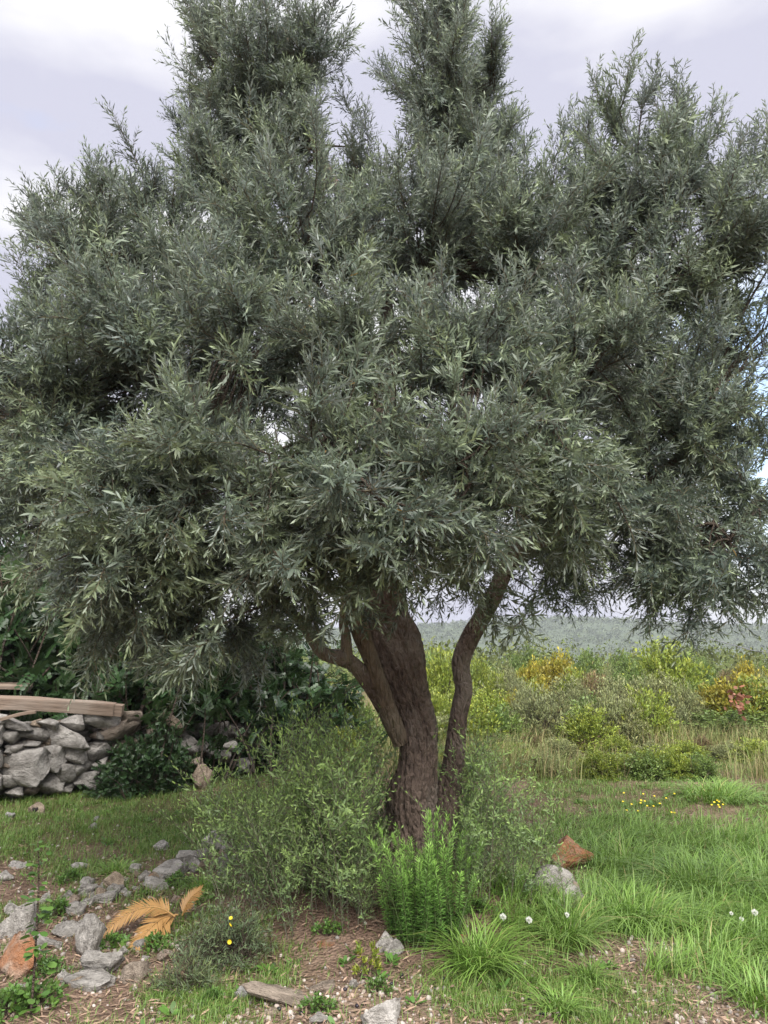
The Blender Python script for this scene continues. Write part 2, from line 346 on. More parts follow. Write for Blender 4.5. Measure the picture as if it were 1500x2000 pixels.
g = link('ground', mesh('ground', V, T, gt, [M_ground], True)); g['kind'] = 'structure'
def ground_at(px, py):
    r = ray(px, py); p = None; z = 0.0
    for _ in range(6):
        t = (z - CAM[2]) / r[2]; p = CAM + r * t; z = float(gz(p[0], p[1]))
    return np.array([p[0], p[1], z])

# far hill
hx = np.linspace(-900, 900, 120); hy = np.linspace(180, 1100, 60); HX, HY = np.meshgrid(hx, hy)
def hillz(x, y):
    p = np.stack([x, y, 0 * x], -1)
    crest = 6 + 2.5 * vnoise(p * .006 + 3.3, 5) + 8.5 * np.exp(-((x - 150) / 150) ** 2)
    s = np.clip((y - 180) / 420, 0, 1); s = s * s * (3 - 2 * s)
    return -30 + (crest + 30) * s - .02 * np.maximum(0, y - 620) + 2.0 * fbm(p * .03, 3, 8) * s
V = np.stack([HX.ravel(), HY.ravel(), hillz(HX, HY).ravel()], -1)
i = (np.arange(59)[:, None] * 120 + np.arange(119)[None]).ravel(); T = np.concatenate([np.stack([i, i + 1, i + 121], -1), np.stack([i, i + 121, i + 120], -1)])
M_hill = plain('hillside_soil', (.07, .092, .05), .95, .4, .05)
hl = link('hill', mesh('hill', V, T, None, [M_hill], True)); hl['kind'] = 'structure'
# ---------------------------------------------------------------- PART 2 below
# ================================================================== olive tree
BASE = np.array([TX, TY, float(gz(TX, TY))])
tree = thing('olive_tree', 'big old olive tree with gnarled trunk and broad grey-green crown', 'tree', BASE)

def gnarly(pts, radii, rings, sides, seed, amp=.10, ridge=.06, flare=None):
    path = catmull(pts, rings); rad = catmull(np.stack([radii, radii, radii], -1), rings)[:, 0]
    t = unit(np.gradient(path, axis=0)); up = np.array([0., 1., 0.]); x = unit(np.cross(up, t)); y = np.cross(t, x)
    ln = np.concatenate([[0], np.cumsum(np.linalg.norm(np.diff(path, axis=0), axis=1))])
    a = np.linspace(0, 2 * np.pi, sides, endpoint=False)
    A = a[None] + ln[:, None] * .7
    c = np.stack([np.cos(A) * 1.1, np.sin(A) * 1.1, np.repeat(ln[:, None], sides, 1) * 1.6], -1)
    k = 1 + amp * 1.6 * fbm(c, 3, seed)
    f = np.stack([np.cos(A) * 4, np.sin(A) * 4, np.repeat(ln[:, None], sides, 1) * 3.0], -1)
    k = k - ridge * 1.7 * np.abs(fbm(f, 3, seed + 5)) + ridge
    f2 = np.stack([np.cos(A) * 13, np.sin(A) * 13, np.repeat(ln[:, None], sides, 1) * 12.0], -1)
    k = k + ridge * .45 * fbm(f2, 3, seed + 9)
    if flare is not None: k = k * flare(ln, a)
    V = path[:, None] + (rad[:, None] * k)[..., None] * (x[:, None] * np.cos(a)[:, None] + y[:, None] * np.sin(a)[:, None])
    i = (np.arange(rings - 1)[:, None] * sides); j = np.arange(sides)[None]; jn = (j + 1) % sides
    q = np.stack([i + j, i + jn, i + sides + jn, i + sides + j], -1).reshape(-1, 4)
    T = np.concatenate([q[:, [0, 1, 2]], q[:, [0, 2, 3]]])
    V = V.reshape(-1, 3); n = len(V); V = np.concatenate([V, path[-1:]])
    last = (rings - 1) * sides; jj = np.arange(sides)
    T = np.concatenate([T, np.stack([last + jj, last + (jj + 1) % sides, np.full(sides, n)], -1)])
    return V - BASE, T
def pl(lst): return [P(a, b, c) for a, b, c, _ in lst], [r for *_, r in lst]

tk = [(765, 1815, 4.96, .23), (782, 1740, 4.97, .165), (806, 1650, 5.0, .125), (804, 1570, 5.03, .125), (814, 1490, 5.06, .108), (812, 1420, 5.1, .108), (790, 1345, 5.12, .118), (776, 1275, 5.15, .128),
      (750, 1200, 5.2, .115), (742, 1080, 5.25, .115), (735, 900, 5.25, .085), (752, 760, 5.3, .065), (745, 560, 5.4, .045), (640, 330, 5.6, .028)]
pts, rd = pl(tk)
def flare(ln, a):
    e = np.exp(-ln / .28)[:, None]
    return 1 + e * (.25 * np.cos(3 * a + .5)[None] + .16 * np.cos(7 * a + 2)[None]) + .16 * np.exp(-((ln - .78) / .13) ** 2)[:, None] * np.cos(2 * a[None] + 1.0) ** 2
V, T = gnarly(pts, rd, 330, 120, 11, .26, .22, flare)
link('trunk', mesh('trunk', V, T, None, [M_bark], True), tree)
LIMBS = [
    [(786, 1450, 5.02, .05), (762, 1390, 4.97, .05), (744, 1340, 4.95, .046), (722, 1280, 4.93, .044), (697, 1210, 4.9, .053), (672, 1110, 4.75, .045), (590, 990, 4.5, .036), (440, 940, 4.2, .026), (330, 890, 4.0, .016)],
    [(786, 1450, 5.08, .05), (752, 1385, 5.02, .05), (718, 1330, 4.96, .046), (692, 1298, 4.91, .042), (668, 1284, 4.86, .045), (632, 1274, 4.82, .036), (610, 1245, 4.8, .033), (588, 1215, 4.76, .03), (520, 1160, 4.6, .026), (380, 1110, 4.2, .018)],
    [(676, 1292, 4.87, .038), (676, 1250, 4.87, .03), (672, 1205, 4.87, .027), (690, 1100, 4.8, .022), (720, 1010, 4.3, .014)],
    [(842, 1740, 5.1, 0.098), (862, 1640, 5.15, 0.082), (882, 1530, 5.2, 0.067), (893, 1440, 5.22, 0.057), (897, 1395, 5.24, 0.052), (906, 1345, 5.26, 0.052), (901, 1295, 5.28, 0.056), (920, 1245, 5.3, 0.059), (950, 1195, 5.3, 0.054), (972, 1150, 5.3, 0.054), (995, 1090, 5.3, 0.048), (1050, 950, 5.2, 0.041), (1130, 760, 5.2, 0.033), (1230, 520, 5.2, 0.023), (1270, 330, 5.2, 0.013)],
    [(742, 1080, 5.25, .08), (700, 940, 5.1, .06), (640, 800, 5.0, .05), (560, 600, 5.2, .036), (520, 380, 5.5, .026), (500, 150, 5.6, .014)],
    [(740, 960, 5.25, .06), (775, 880, 5.1, .045), (800, 760, 4.8, .036), (830, 620, 4.7, .03), (860, 450, 5.2, .024), (870, 180, 5.6, .014)],
    [(745, 1120, 5.25, .08), (640, 1020, 5.1, .06), (480, 900, 4.9, .045), (300, 760, 4.8, .034), (190, 560, 4.9, .024), (160, 430, 5.0, .014)],
    [(995, 1090, 5.3, .05), (1090, 1040, 5.1, .045), (1200, 980, 4.9, .036), (1320, 900, 4.8, .028), (1400, 760, 4.8, .018)],
    [(742, 1060, 5.2, .06), (760, 1000, 4.7, .045), (800, 940, 4.2, .034), (880, 900, 3.9, .024), (940, 870, 3.7, .014)],
    [(740, 1000, 5.2, .06), (700, 940, 4.7, .042), (660, 900, 4.1, .03), (640, 860, 3.7, .016)],
    [(1050, 950, 5.2, .035), (1180, 1010, 4.9, .03), (1300, 1080, 4.7, .022), (1390, 1110, 4.6, .014)],
    [(480, 900, 4.9, .04), (300, 920, 4.7, .03), (120, 900, 4.6, .022), (-20, 800, 4.7, .014)],
    [(985, 1110, 5.3, .045), (1030, 1085, 5.5, .034), (1085, 1075, 5.65, .026), (1150, 1090, 5.7, .016)],
    [(640, 330, 5.6, .03), (610, 280, 5.6, .024), (570, 180, 5.6, .016), (560, 60, 5.6, .010)],
]
limb_pts = []
for k, lm in enumerate(LIMBS):
    pts, rd = pl(lm)
    V, T = gnarly(pts, rd, 150 if k in (0, 1, 3) else 70, 36 if k in (0, 1, 3) else 14, 60 + k, .22, .11)
    link('limb', mesh('limb', V, T, None, [M_bark if k in (3, 1) else M_limb], True), tree)
    limb_pts.append(catmull(pts, 40)[8:])
limb_pts.append(catmull(pl(tk)[0], 60)[34:])
limb_pts = np.concatenate(limb_pts)

def make_sprig(Ln, pairs, lL, lW, leaf, rs, open_=52, stem_r=.0016, young0=.0, young1=.5, yp=3):
    s = Soup(); bx, bz = rs.normal(0, .2, 2) * Ln
    def cv(t): return np.stack([bx * t ** 2, Ln * t, bz * t ** 2], -1)
    tt = np.linspace(0, 1, 5); pth = cv(tt); tubes(s, pth[None], (stem_r * (1.15 - .8 * tt))[None], 3, (0, 0, 1))
    t = np.linspace(.08, 1, pairs) ** .95; t = np.repeat(t, 2); k = np.arange(2 * pairs)
    phi = (k // 2) * np.pi / 2 + (k % 2) * np.pi + rs.normal(0, .55, 2 * pairs)
    tan = unit(np.stack([2 * bx * t, np.full_like(t, Ln), 2 * bz * t], -1))
    rad = np.stack([np.cos(phi), 0 * phi, np.sin(phi)], -1); rad = unit(rad - tan * (rad * tan).sum(-1, keepdims=True))
    a = np.radians(open_ * (1 - .55 * t ** 2) + rs.normal(0, 19, 2 * pairs))[:, None]
    d = tan * np.cos(a) + rad * np.sin(a); nr = tan * np.sin(a) - rad * np.cos(a) + rs.normal(0, .25, (2 * pairs, 3))
    sz = (.72 + .45 * np.sin(np.pi * np.clip(t * .85 + .12, 0, 1))) * rs.uniform(.6, 1.25, 2 * pairs)
    tint = np.stack([rs.uniform(-.18, .18, 2 * pairs), np.clip(young0 + (young1 - young0) * t ** yp, 0, 1), 0 * t], -1)
    leaves(s, leaf, cv(t), d, nr, lL * sz, lW * sz, tint)
    return s.get()
rs = np.random.default_rng(5)
SPRIG_HI = [make_sprig(rs.uniform(.13, .21), 11, .043, .0080, LEAF_HI, rs, young0=.0, young1=.6) for _ in range(6)]
SPRIG_LO = [make_sprig(rs.uniform(.13, .21), 11, .045, .0090, LEAF_LO, rs, young0=.0, young1=.5) for _ in range(6)]

# masses of the crown: photo x, y, distance, half width, half height, half depth, density, how far shoots turn up
LOBES = [
    (510, 150, 5.6, 150, 190, .75, .95, .8), (610, 70, 5.6, 75, 140, .5, .7, .9), (420, 80, 5.5, 75, 120, .5, .65, .9), (560, 260, 5.6, 120, 110, .6, .8, .8), (430, 250, 5.5, 100, 90, .5, .7, .7),
    (870, 170, 5.7, 115, 190, .7, .95, .8), (955, 140, 5.6, 60, 85, .4, .7, .8), (850, 20, 5.7, 90, 90, .5, .7, .9), (880, 290, 5.6, 110, 100, .6, .8, .8), (960, 250, 5.6, 60, 80, .4, .7, .6),
    (1265, 330, 5.2, 145, 130, .7, .9, .8), (1195, 190, 5.2, 42, 75, .3, .75, .9), (1325, 230, 5.1, 50, 80, .35, .75, .9), (1440, 340, 5.0, 75, 110, .45, .7, .8), (1120, 345, 5.3, 75, 65, .4, .6, .8),
    (1350, 510, 5.0, 165, 150, .8, .85, .5), (1300, 780, 4.9, 170, 170, .8, .95, .3), (1240, 1010, 4.8, 170, 130, .7, .95, .0), (1390, 1130, 4.6, 130, 95, .6, 1.0, -.2), (1290, 1150, 4.7, 110, 75, .5, 1.0, -.2),
    (1080, 1110, 5.7, 110, 85, .5, .8, -.1), (1470, 640, 4.8, 60, 120, .5, .45, .4), (1485, 1040, 4.6, 60, 100, .4, .7, .0), (1450, 860, 4.8, 70, 80, .4, .4, .1),
    (190, 490, 5.0, 135, 115, .7, .85, .6), (185, 375, 5.0, 38, 50, .3, .8, .9), (275, 350, 5.0, 45, 55, .3, .8, .9), (75, 415, 5.0, 45, 42, .3, .8, .5), (110, 590, 4.9, 80, 60, .5, .7, .4),
    (140, 730, 4.8, 160, 140, .8, .95, .4), (-50, 720, 4.8, 130, 120, .7, .9, .4), (100, 900, 4.5, 170, 100, .7, .95, .1), (300, 650, 4.6, 170, 170, .8, .95, .5), (-80, 880, 4.7, 130, 90, .6, .9, .2),
    (610, 450, 4.9, 210, 160, .8, .9, .7), (830, 440, 5.0, 190, 170, .8, .9, .7), (1020, 470, 5.0, 150, 160, .7, .9, .6), (430, 360, 5.3, 130, 110, .6, .85, .7), (330, 450, 5.1, 100, 110, .5, .8, .6), (715, 300, 5.6, 80, 90, .5, .6, .9), (990, 370, 5.5, 70, 70, .4, .7, .8),
    (480, 640, 4.2, 170, 140, .6, .9, .5), (700, 640, 4.0, 170, 140, .6, .9, .5), (920, 640, 4.1, 170, 140, .6, .9, .5), (1120, 680, 4.4, 160, 160, .7, .95, .4),
    (400, 850, 3.9, 180, 140, .6, .9, .2), (640, 850, 3.55, 160, 130, .5, .85, .2), (900, 860, 3.6, 170, 130, .5, .85, .2), (1090, 900, 3.9, 140, 140, .6, .95, .1), (240, 960, 4.0, 160, 110, .6, .9, .1),
    (700, 1050, 3.45, 150, 95, .4, .95, -.1), (890, 1030, 3.6, 150, 90, .45, .95, -.1), (510, 1030, 3.8, 150, 115, .5, .95, .0), (1080, 1010, 4.0, 110, 90, .5, .9, .0),
    (330, 1120, 4.0, 200, 105, .5, 1.0, -.2), (170, 1130, 4.1, 95, 60, .4, 1.0, -.1), (420, 1262, 4.3, 125, 65, .4, 1.0, -.2), (255, 1220, 4.2, 95, 60, .35, 1.0, -.2), (735, 1150, 3.75, 95, 55, .35, .9, -.3), (560, 1150, 4.2, 95, 75, .4, 1.0, -.2), (900, 1130, 4.4, 90, 60, .4, .8, -.2),
    (40, 1000, 4.5, 120, 70, .5, .85, .0), (1170, 480, 5.2, 100, 110, .6, .85, .6), (1200, 620, 5.1, 110, 110, .6, .85, .5), (1180, 390, 5.3, 80, 70, .45, .7, .7), (1460, 480, 4.9, 80, 110, .5, .7, .6), (700, 420, 5.3, 120, 120, .5, .7, .7), (930, 400, 5.3, 110, 110, .5, .7, .7), (420, 540, 4.8, 130, 120, .6, .7, .5),
    (480, 760, 6.3, 330, 300, .7, .42, .4), (950, 760, 6.4, 330, 300, .7, .42, .4), (250, 1000, 6.0, 260, 180, .6, .5, .1), (1250, 700, 6.0, 220, 300, .6, .4, .3),
]
KB = 72.0
B0, B1, B2, UPB, RNG_ = [], [], [], [], []
for (px, py, dp, rx, ry, rz, den, upb) in LOBES:
    c = P(px, py, dp); m = mpp(c); ax, ay, az = rx * m, rz, ry * m
    n = max(5, int(KB * den * (ax * az + .5 * ay * (ax + az))))
    d = rdir(n); rr = (rng.uniform(.5, 1.12, n) if py < 420 else rng.uniform(.62, 1.13, n))[:, None]
    inner = rng.random(n) < .22; rr[inner] *= rng.uniform(.4, .8, (inner.sum(), 1))
    tip = c + d * rr * np.array([ax, ay, az]) + rng.normal(0, .06 if py < 420 else .07, (n, 3))
    b = c + (tip - c) * rng.uniform(.05, .4, (n, 1)) + np.array([0, 0, -.10 if upb > .15 else .16]) - .12 * max(upb, 0) * np.array([0, 0, 1.])
    lenb = np.linalg.norm(tip - b, axis=1, keepdims=True)
    short = np.clip(rng.uniform(.38, .85, (n, 1)) / np.maximum(lenb, 1e-3), None, 1); b = tip + (b - tip) * short
    need = np.clip(.28 / np.maximum(np.linalg.norm(tip - b, axis=1, keepdims=True), .02), 1, 3); b = tip + (b - tip) * need
    mid = (b + tip) / 2 + rng.normal(0, .05, (n, 3)) + np.array([0, 0, -.09]) * upb
    B0.append(b); B1.append(mid); B2.append(tip); UPB.append(np.full(n, upb))
LC = np.array([P(a, b, c) for a, b, c, *_ in LOBES[:-4]]); LU = np.array([l[7] for l in LOBES[:-4]])
LY = np.array([l[1] for l in LOBES[:-4]]); LX = np.array([l[0] for l in LOBES[:-4]]); up_ = (np.minimum(LY[:, None], LY[None]) > 430) | (np.abs(LX[:, None] - LX[None]) < 130)
pi, pj = np.where(up_ & (np.linalg.norm(LC[:, None] - LC[None], axis=-1) < 1.25) & (np.arange(len(LC))[:, None] < np.arange(len(LC))[None]))
q = rng.integers(0, len(pi), 330); f_ = rng.uniform(.25, .75, (330, 1))          # shoots that bridge neighbouring masses
tip = LC[pi[q]] * f_ + LC[pj[q]] * (1 - f_) + rng.normal(0, .16, (330, 3)) + np.array([0, -.10, 0]); dq = rdir(330) * .2 + np.array([0, .28, 0]); uq = (LU[pi[q]] + LU[pj[q]]) / 2; dq[:, 2] += np.where(uq > .2, -.22, .26)
B0.append(tip + dq); B1.append(tip + dq * .5 + rng.normal(0, .05, (330, 3))); B2.append(tip); UPB.append((LU[pi[q]] + LU[pj[q]]) / 2)
B0, B1, B2, UPB = map(np.concatenate, (B0, B1, B2, UPB))
NB = len(B0)
woody = Soup()
bp = bez(B0, B1, B2, 6); tubes(woody, bp, np.linspace(.0048, .0017, 6)[None] * rng.uniform(.8, 1.3, (NB, 1)), 4, (.5, 0, 0))
# each branchlet is carried by a thin branch that leaves the nearest limb
D = ((B0[:, None] - limb_pts[None]) ** 2).sum(-1) + 1.2 * np.maximum(0, limb_pts[None, :, 2] - B0[:, None, 2]) ** 2
near = limb_pts[D.argmin(1)].copy()
lowb = np.where(B0[:, 2] < 2.25)[0]           # low ones hang from a higher branchlet beside them
for j in lowb:
    dj = ((B0 - B0[j]) ** 2).sum(1) + np.where(B0[:, 2] > B0[j, 2] + .10, 0, 50.); near[j] = B0[dj.argmin()]
midb = (near + B0) / 2 + rng.normal(0, .05, (NB, 3)) + np.where(B0[:, 2:3] < 2.25, .06, -.03) * np.array([0, 0, 1.])
tubes(woody, bez(near, midb, B0, 6), np.linspace(.011, .0048, 6)[None] * rng.uniform(.7, 1.25, (NB, 1)), 4, (.5, 0, 0))
V, T, C = woody.get()
stuff(link('branchlets', mesh('branchlets', V - BASE, T, C, [M_twig], True), tree))

NS = 22
t = np.clip(np.linspace(.18, 1, NS)[None] + rng.normal(0, .03, (NB, NS)), .05, 1)[..., None]
pos = B0[:, None] * (1 - t) ** 2 + 2 * B1[:, None] * t * (1 - t) + B2[:, None] * t ** 2
tan = unit(2 * (1 - t) * (B1 - B0)[:, None] + 2 * t * (B2 - B1)[:, None])
side = rng.normal(size=(NB, NS, 3)); side = unit(side - tan * (side * tan).sum(-1, keepdims=True))
ang = np.radians(rng.uniform(22, 66, (NB, NS, 1))); ang[:, -1] *= .15
d = tan * np.cos(ang) + side * np.sin(ang) + np.array([0, 0, 1.]) * (UPB[:, None, None] * .55) + rng.normal(0, .10, (NB, NS, 3))
pos = pos.reshape(-1, 3); d = unit(d.reshape(-1, 3)); NN = len(pos)
bt = np.repeat(rng.uniform(.2, .75, NB), NS) + rng.normal(0, .12, NN)
yg = np.clip(np.repeat(rng.beta(1.2, 5, NB), NS) * .9 + np.where(rng.random(NN) < .10, .45, 0), 0, .95)
tint = np.stack([np.clip(bt, 0, 1), yg, 0 * bt], -1)
scl = rng.uniform(.72, 1.28, NN); nref = rdir(NN)
M = frames(d, nref) * scl[:, None, None]
rngd = np.linalg.norm(pos - CAM, axis=1)
var = rng.integers(0, 6, NN)
u, v = to_px(pos[:, 0], pos[:, 1], pos[:, 2])
inview = (u > 20) & (u < 1480) & (v > 20) & (v < 1300)
front = np.where(inview)[0]; front = front[np.argsort(rngd[front])][:280]
isf = np.zeros(NN, bool); isf[front] = True
sprig_me = []
for k in range(6):
    Vp, Tp, Cp = SPRIG_HI[k]; C = Cp.copy(); C[:, 0] = np.clip(C[:, 0] + .5, 0, 1); C[:, 1] = np.clip(C[:, 1] + .12, 0, 1)
    sprig_me.append(mesh('leafy_twig', Vp, Tp, C, [M_olive]))
for j in front:                             # the nearest twigs, one by one
    o = link('leafy_twig', sprig_me[var[j]], tree); M4 = np.eye(4); M4[:3, :3] = M[j]; M4[:3, 3] = pos[j] - BASE
    o.matrix_basis = Matrix(M4.tolist())
# all the other twigs: one mass, grown by geometry nodes from the same twig shapes
lo_me = []
for k in range(6):
    Vp, Tp, Cp = SPRIG_LO[k]; C = Cp.copy(); C[:, 0] = C[:, 0] + .5
    lo_me.append(mesh('twig_shape', Vp, Tp, C, [M_olive]))
hi_src = [link('leafy_twig', m_, tree) for m_ in sprig_me]; lo_src = [link('leafy_twig', m_, tree) for m_ in lo_me]
rest = np.where(~isf)[0]; src_idx = rest[:12]; rest = rest[12:]
for o, j in zip(hi_src + lo_src, src_idx):
    M4 = np.eye(4); M4[:3, :3] = M[j]; M4[:3, 3] = pos[j] - BASE; o.matrix_basis = Matrix(M4.tolist())
def eulers(Mr):                              # XYZ euler angles of many rotation matrices
    sy = np.hypot(Mr[:, 0, 0], Mr[:, 1, 0])
    return np.stack([np.arctan2(Mr[:, 2, 1], Mr[:, 2, 2]), np.arctan2(-Mr[:, 2, 0], sy), np.arctan2(Mr[:, 1, 0], Mr[:, 0, 0])], -1)
fm = bpy.data.meshes.new('foliage'); fm.vertices.add(len(rest)); fm.vertices.foreach_set('co', (pos[rest] - BASE).astype(np.float32).ravel())
def attr(nm, ty, key, val):
    a_ = fm.attributes.new(nm, ty, 'POINT'); a_.data.foreach_set(key, np.ascontiguousarray(val).ravel())
attr('turn', 'FLOAT_VECTOR', 'vector', eulers(M[rest] / scl[rest, None, None]).astype(np.float32)); attr('size', 'FLOAT', 'value', scl[rest].astype(np.float32))
attr('which', 'INT', 'value', (var[rest] + np.where(rngd[rest] < 4.2, 0, 6)).astype(np.int32))
sh = np.stack([tint[rest, 0] - .5, tint[rest, 1], 0 * yg[rest]], -1); attr('shift', 'FLOAT_VECTOR', 'vector', sh.astype(np.float32))
fm.materials.append(M_olive)
gn = bpy.data.node_groups.new('grow_twigs', 'GeometryNodeTree')
gn.interface.new_socket('Geometry', in_out='INPUT', socket_type='NodeSocketGeometry'); gn.interface.new_socket('Geometry', in_out='OUTPUT', socket_type='NodeSocketGeometry')
gi = gn.nodes.new('NodeGroupInput'); go = gn.nodes.new('NodeGroupOutput'); iop = gn.nodes.new('GeometryNodeInstanceOnPoints'); jn_ = gn.nodes.new('GeometryNodeJoinGeometry')
for o in reversed(hi_src + lo_src):
    oi_ = gn.nodes.new('GeometryNodeObjectInfo'); oi_.transform_space = 'ORIGINAL'; oi_.inputs['Object'].default_value = o; oi_.inputs['As Instance'].default_value = False
    gti = gn.nodes.new('GeometryNodeGeometryToInstance'); gn.links.new(oi_.outputs['Geometry'], gti.inputs[0]); gn.links.new(gti.outputs[0], jn_.inputs[0])
def na(nm, ty):
    x = gn.nodes.new('GeometryNodeInputNamedAttribute'); x.data_type = ty; x.inputs['Name'].default_value = nm; return x.outputs['Attribute']
gn.links.new(gi.outputs[0], iop.inputs['Points']); gn.links.new(jn_.outputs[0], iop.inputs['Instance']); iop.inputs['Pick Instance'].default_value = True
gn.links.new(na('which', 'INT'), iop.inputs['Instance Index']); gn.links.new(na('turn', 'FLOAT_VECTOR'), iop.inputs['Rotation']); gn.links.new(na('size', 'FLOAT'), iop.inputs['Scale'])
gn.links.new(iop.outputs[0], go.inputs[0])
fo_ = stuff(link('foliage', fm, tree)); md = fo_.modifiers.new('grow', 'NODES'); md.node_group = gn
print('olive sprigs', NN)

# olives hanging in the crown
bm = bmesh.new(); bmesh.ops.create_icosphere(bm, subdivisions=2, radius=1); 
for vv in bm.verts: vv.co = Vector((vv.co.x * .0075, vv.co.y * .0075, vv.co.z * .010))
olive_me = bpy.data.meshes.new('olive'); bm.to_mesh(olive_me); bm.free(); olive_me.materials.append(M_olivefruit)
for p_ in olive_me.polygons: p_.use_smooth = True
cand = np.where((v > 0) & (v < 1150) & (u > 0) & (u < 1500) & (rngd > 3.2))[0]
for j in rng.choice(cand, 150, replace=False):
    link('olive', olive_me, tree, pos[j] + d[j] * .09 + np.array([0, 0, -.016]) - BASE)

dry = Soup(); dry.add(LEAF_HI[0] * np.array([.010, .05, .05]), LEAF_HI[1], (.5, .3, 0)); dry_me = dry.mesh('dry_leaf', [M_litter2])
for j in rng.choice(np.where(inview & (rngd < 5))[0], 60, replace=False): link('dry_leaf', dry_me, tree, pos[j] + d[j] * .06 - BASE, rng.uniform(0, 6.28, 3))

# shoots that sprout round the foot of the trunk
def make_shoot(rs, H):
    s = Soup(); pr = 24
    Vp, Tp, Cp = make_sprig(H, pr, .034, .0088, LEAF_HI, rs, open_=55, stem_r=.0035, young0=.15, young1=1.0, yp=1.6); s.add(Vp, Tp, Cp + np.array([.5, 0, 0]) * (Cp[:, 2:3] < .5))
    for k in range(15):
        t = rs.uniform(.15, .85); q = make_sprig(rs.uniform(.14, .30), 9, .030, .0082, LEAF_HI, rs, open_=55, young0=.1 + .3 * t, young1=.6 + .4 * t, yp=1.5)
        phi = rs.uniform(0, 6.28); dd = np.array([[math.cos(phi) * .75, .7, math.sin(phi) * .75]])
        b = batch(q[0], q[1], q[2], frames(dd, rdir(1, rs)), np.array([[0, t * H, 0]]), np.array([[.5, .1 * rs.random(), 0]])); s.add(*b)
    V, T, C = s.get(); V = V[:, [0, 2, 1]] * np.array([1, -1, 1]); return mesh('sucker_shoot', V, T, C, [M_sucker])
rs = np.random.default_rng(8)
SHOOTS = [make_shoot(rs, .9) for _ in range(7)]
def shoot(x, y, s, lx, ly):
    o = link('sucker_shoot', SHOOTS[rng.integers(7)], tree, (x - BASE[0], y - BASE[1], float(gz(x, y)) - BASE[2] - .02), (lx, ly, 0), (s,) * 3)
    o.rotation_mode = 'XYZ'; o.rotation_euler = Matrix.Rotation(0, 3, 'X').to_euler()
    q = (Matrix.Rotation(ly, 4, 'Y') @ Matrix.Rotation(lx, 4, 'X') @ Matrix.Rotation(rng.uniform(0, 6.28), 4, 'Z')).to_euler(); o.rotation_euler = q
for _ in range(150):                        # left of the trunk
    x = TX - .17 - abs(rng.normal(0, .42)); x = max(x, TX - 1.12 + .1 * rng.random()); y = TY + rng.uniform(-.62, .5)
    e = (TX - x) / 1.1; shoot(x, y, (.38 + .9 * rng.random() ** 1.4) * (1 - .12 * e), rng.normal(0, .22) , -.10 - .35 * e * rng.random() + rng.normal(0, .14))
for _ in range(85):                         # right of it
    x = TX + .30 + abs(rng.normal(0, .26)); x = min(x, TX + .9); y = TY + rng.uniform(-.5, .55)
    e = (x - TX) / .75; shoot(x, y, (.35 + .85 * rng.random() ** 1.3) * (1 - .25 * e), rng.normal(0, .2), .04 + .2 * e * rng.random() + rng.normal(0, .1))
for _ in range(22):                         # close behind the trunk
    shoot(TX + rng.uniform(-.35, .4), TY + rng.uniform(.25, .5), rng.uniform(.6, 1.1), rng.normal(0, .15), rng.normal(0, .2))
for _ in range(16):                         # in front
    x = TX + rng.uniform(-.3, .05); y = TY - rng.uniform(.35, .6); shoot(x, y, rng.uniform(.22, .42), rng.normal(.1, .2), rng.normal(0, .2))
# ---------------------------------------------------------------- PART 3 below
# ================================================================== stones
def rock_mesh(name, seed, sub, planes=10, lo=.5, hi=.95, rough=.05):
    r_ = np.random.default_rng(seed); bm = bmesh.new(); bmesh.ops.create_icosphere(bm, subdivisions=sub, radius=1)
    p = np.array([v_.co[:] for v_ in bm.verts]); nn = rdir(planes, r_); dd = r_.uniform(lo, hi, planes)
    for a, b in zip(nn, dd):
        e = np.maximum(0, p @ a - b); p = p - e[:, None] * a * .97
    p = p * (1 + rough * 2.2 * fbm(p * 1.7 + seed, 3, seed) + rough * fbm(p * 6 + seed, 3, seed + 3))[:, None]
    p = p - (p.max(0) + p.min(0)) / 2; p = p / (p.max(0) - p.min(0))          # a unit box
    for v_, c in zip(bm.verts, p): v_.co = c
    me = bpy.data.meshes.new(name); bm.to_mesh(me); bm.free(); me.materials.append(M_stone)
    for q in me.polygons: q.use_smooth = True
    return me
ROCK = [rock_mesh('rock', 100 + k, 4, 12, .30, .66, .13) for k in range(9)]
WALLR = [rock_mesh('stone', 300 + k, 3, 12, .34, .68, .12) for k in range(9)]
GREY, PALE, TAN, PINK, WARM = (.50, .475, .45), (.64, .61, .58), (.50, .40, .31), (.52, .42, .35), (.42, .35, .29)
def rock(name, label, px, py, w_, h_, col=GREY, stain=0.0, mi=None, depth=.8, rot=None, sink=.22, group=None, cat='stone'):
    p = ground_at(px, py + h_ * .5); m = mpp(p); W, H = w_ * m, h_ * m / .95
    Hh = max(.02, H * (1 + sink) - .25 * W * depth * .3)
    o = link(name, ROCK[rng.integers(9) if mi is None else mi], None)
    o.location = (p[0], p[1] + W * depth * .35, p[2] + Hh * (.5 - sink)); o.scale = (W * 1.08, W * depth, Hh * 1.05)
    o.rotation_euler = (rng.normal(0, .10), rng.normal(0, .10), 0) if rot is None else rot
    o.color = (*col, stain); tag(o, label, cat, group); return o
A = 'orange-stained '
rock('boulder', 'rust-orange boulder behind the grey one right of the tree foot', 1122, 1668, 84, 62, PINK, .9, 0, cat='boulder')
rock('boulder', 'grey and ochre boulder in the grass right of the tree foot', 1086, 1726, 98, 64, GREY, .45, 1, cat='boulder')
rock('boulder', 'large salmon-orange boulder at the left edge beside the tall seedling', 24, 1868, 78, 84, PINK, .75, 2, cat='boulder')
rock('boulder', 'rough grey boulder behind the salmon-orange one at the left edge', 28, 1800, 62, 62, GREY, .0, 3, cat='boulder')
rock('stone', 'tall pointed grey stone left of the dead palm fronds', 164, 1832, 54, 76, GREY, .0, 4)
rock('stone', 'chunky grey stone below the dead palm fronds', 192, 1886, 76, 50, GREY, .0, 5)
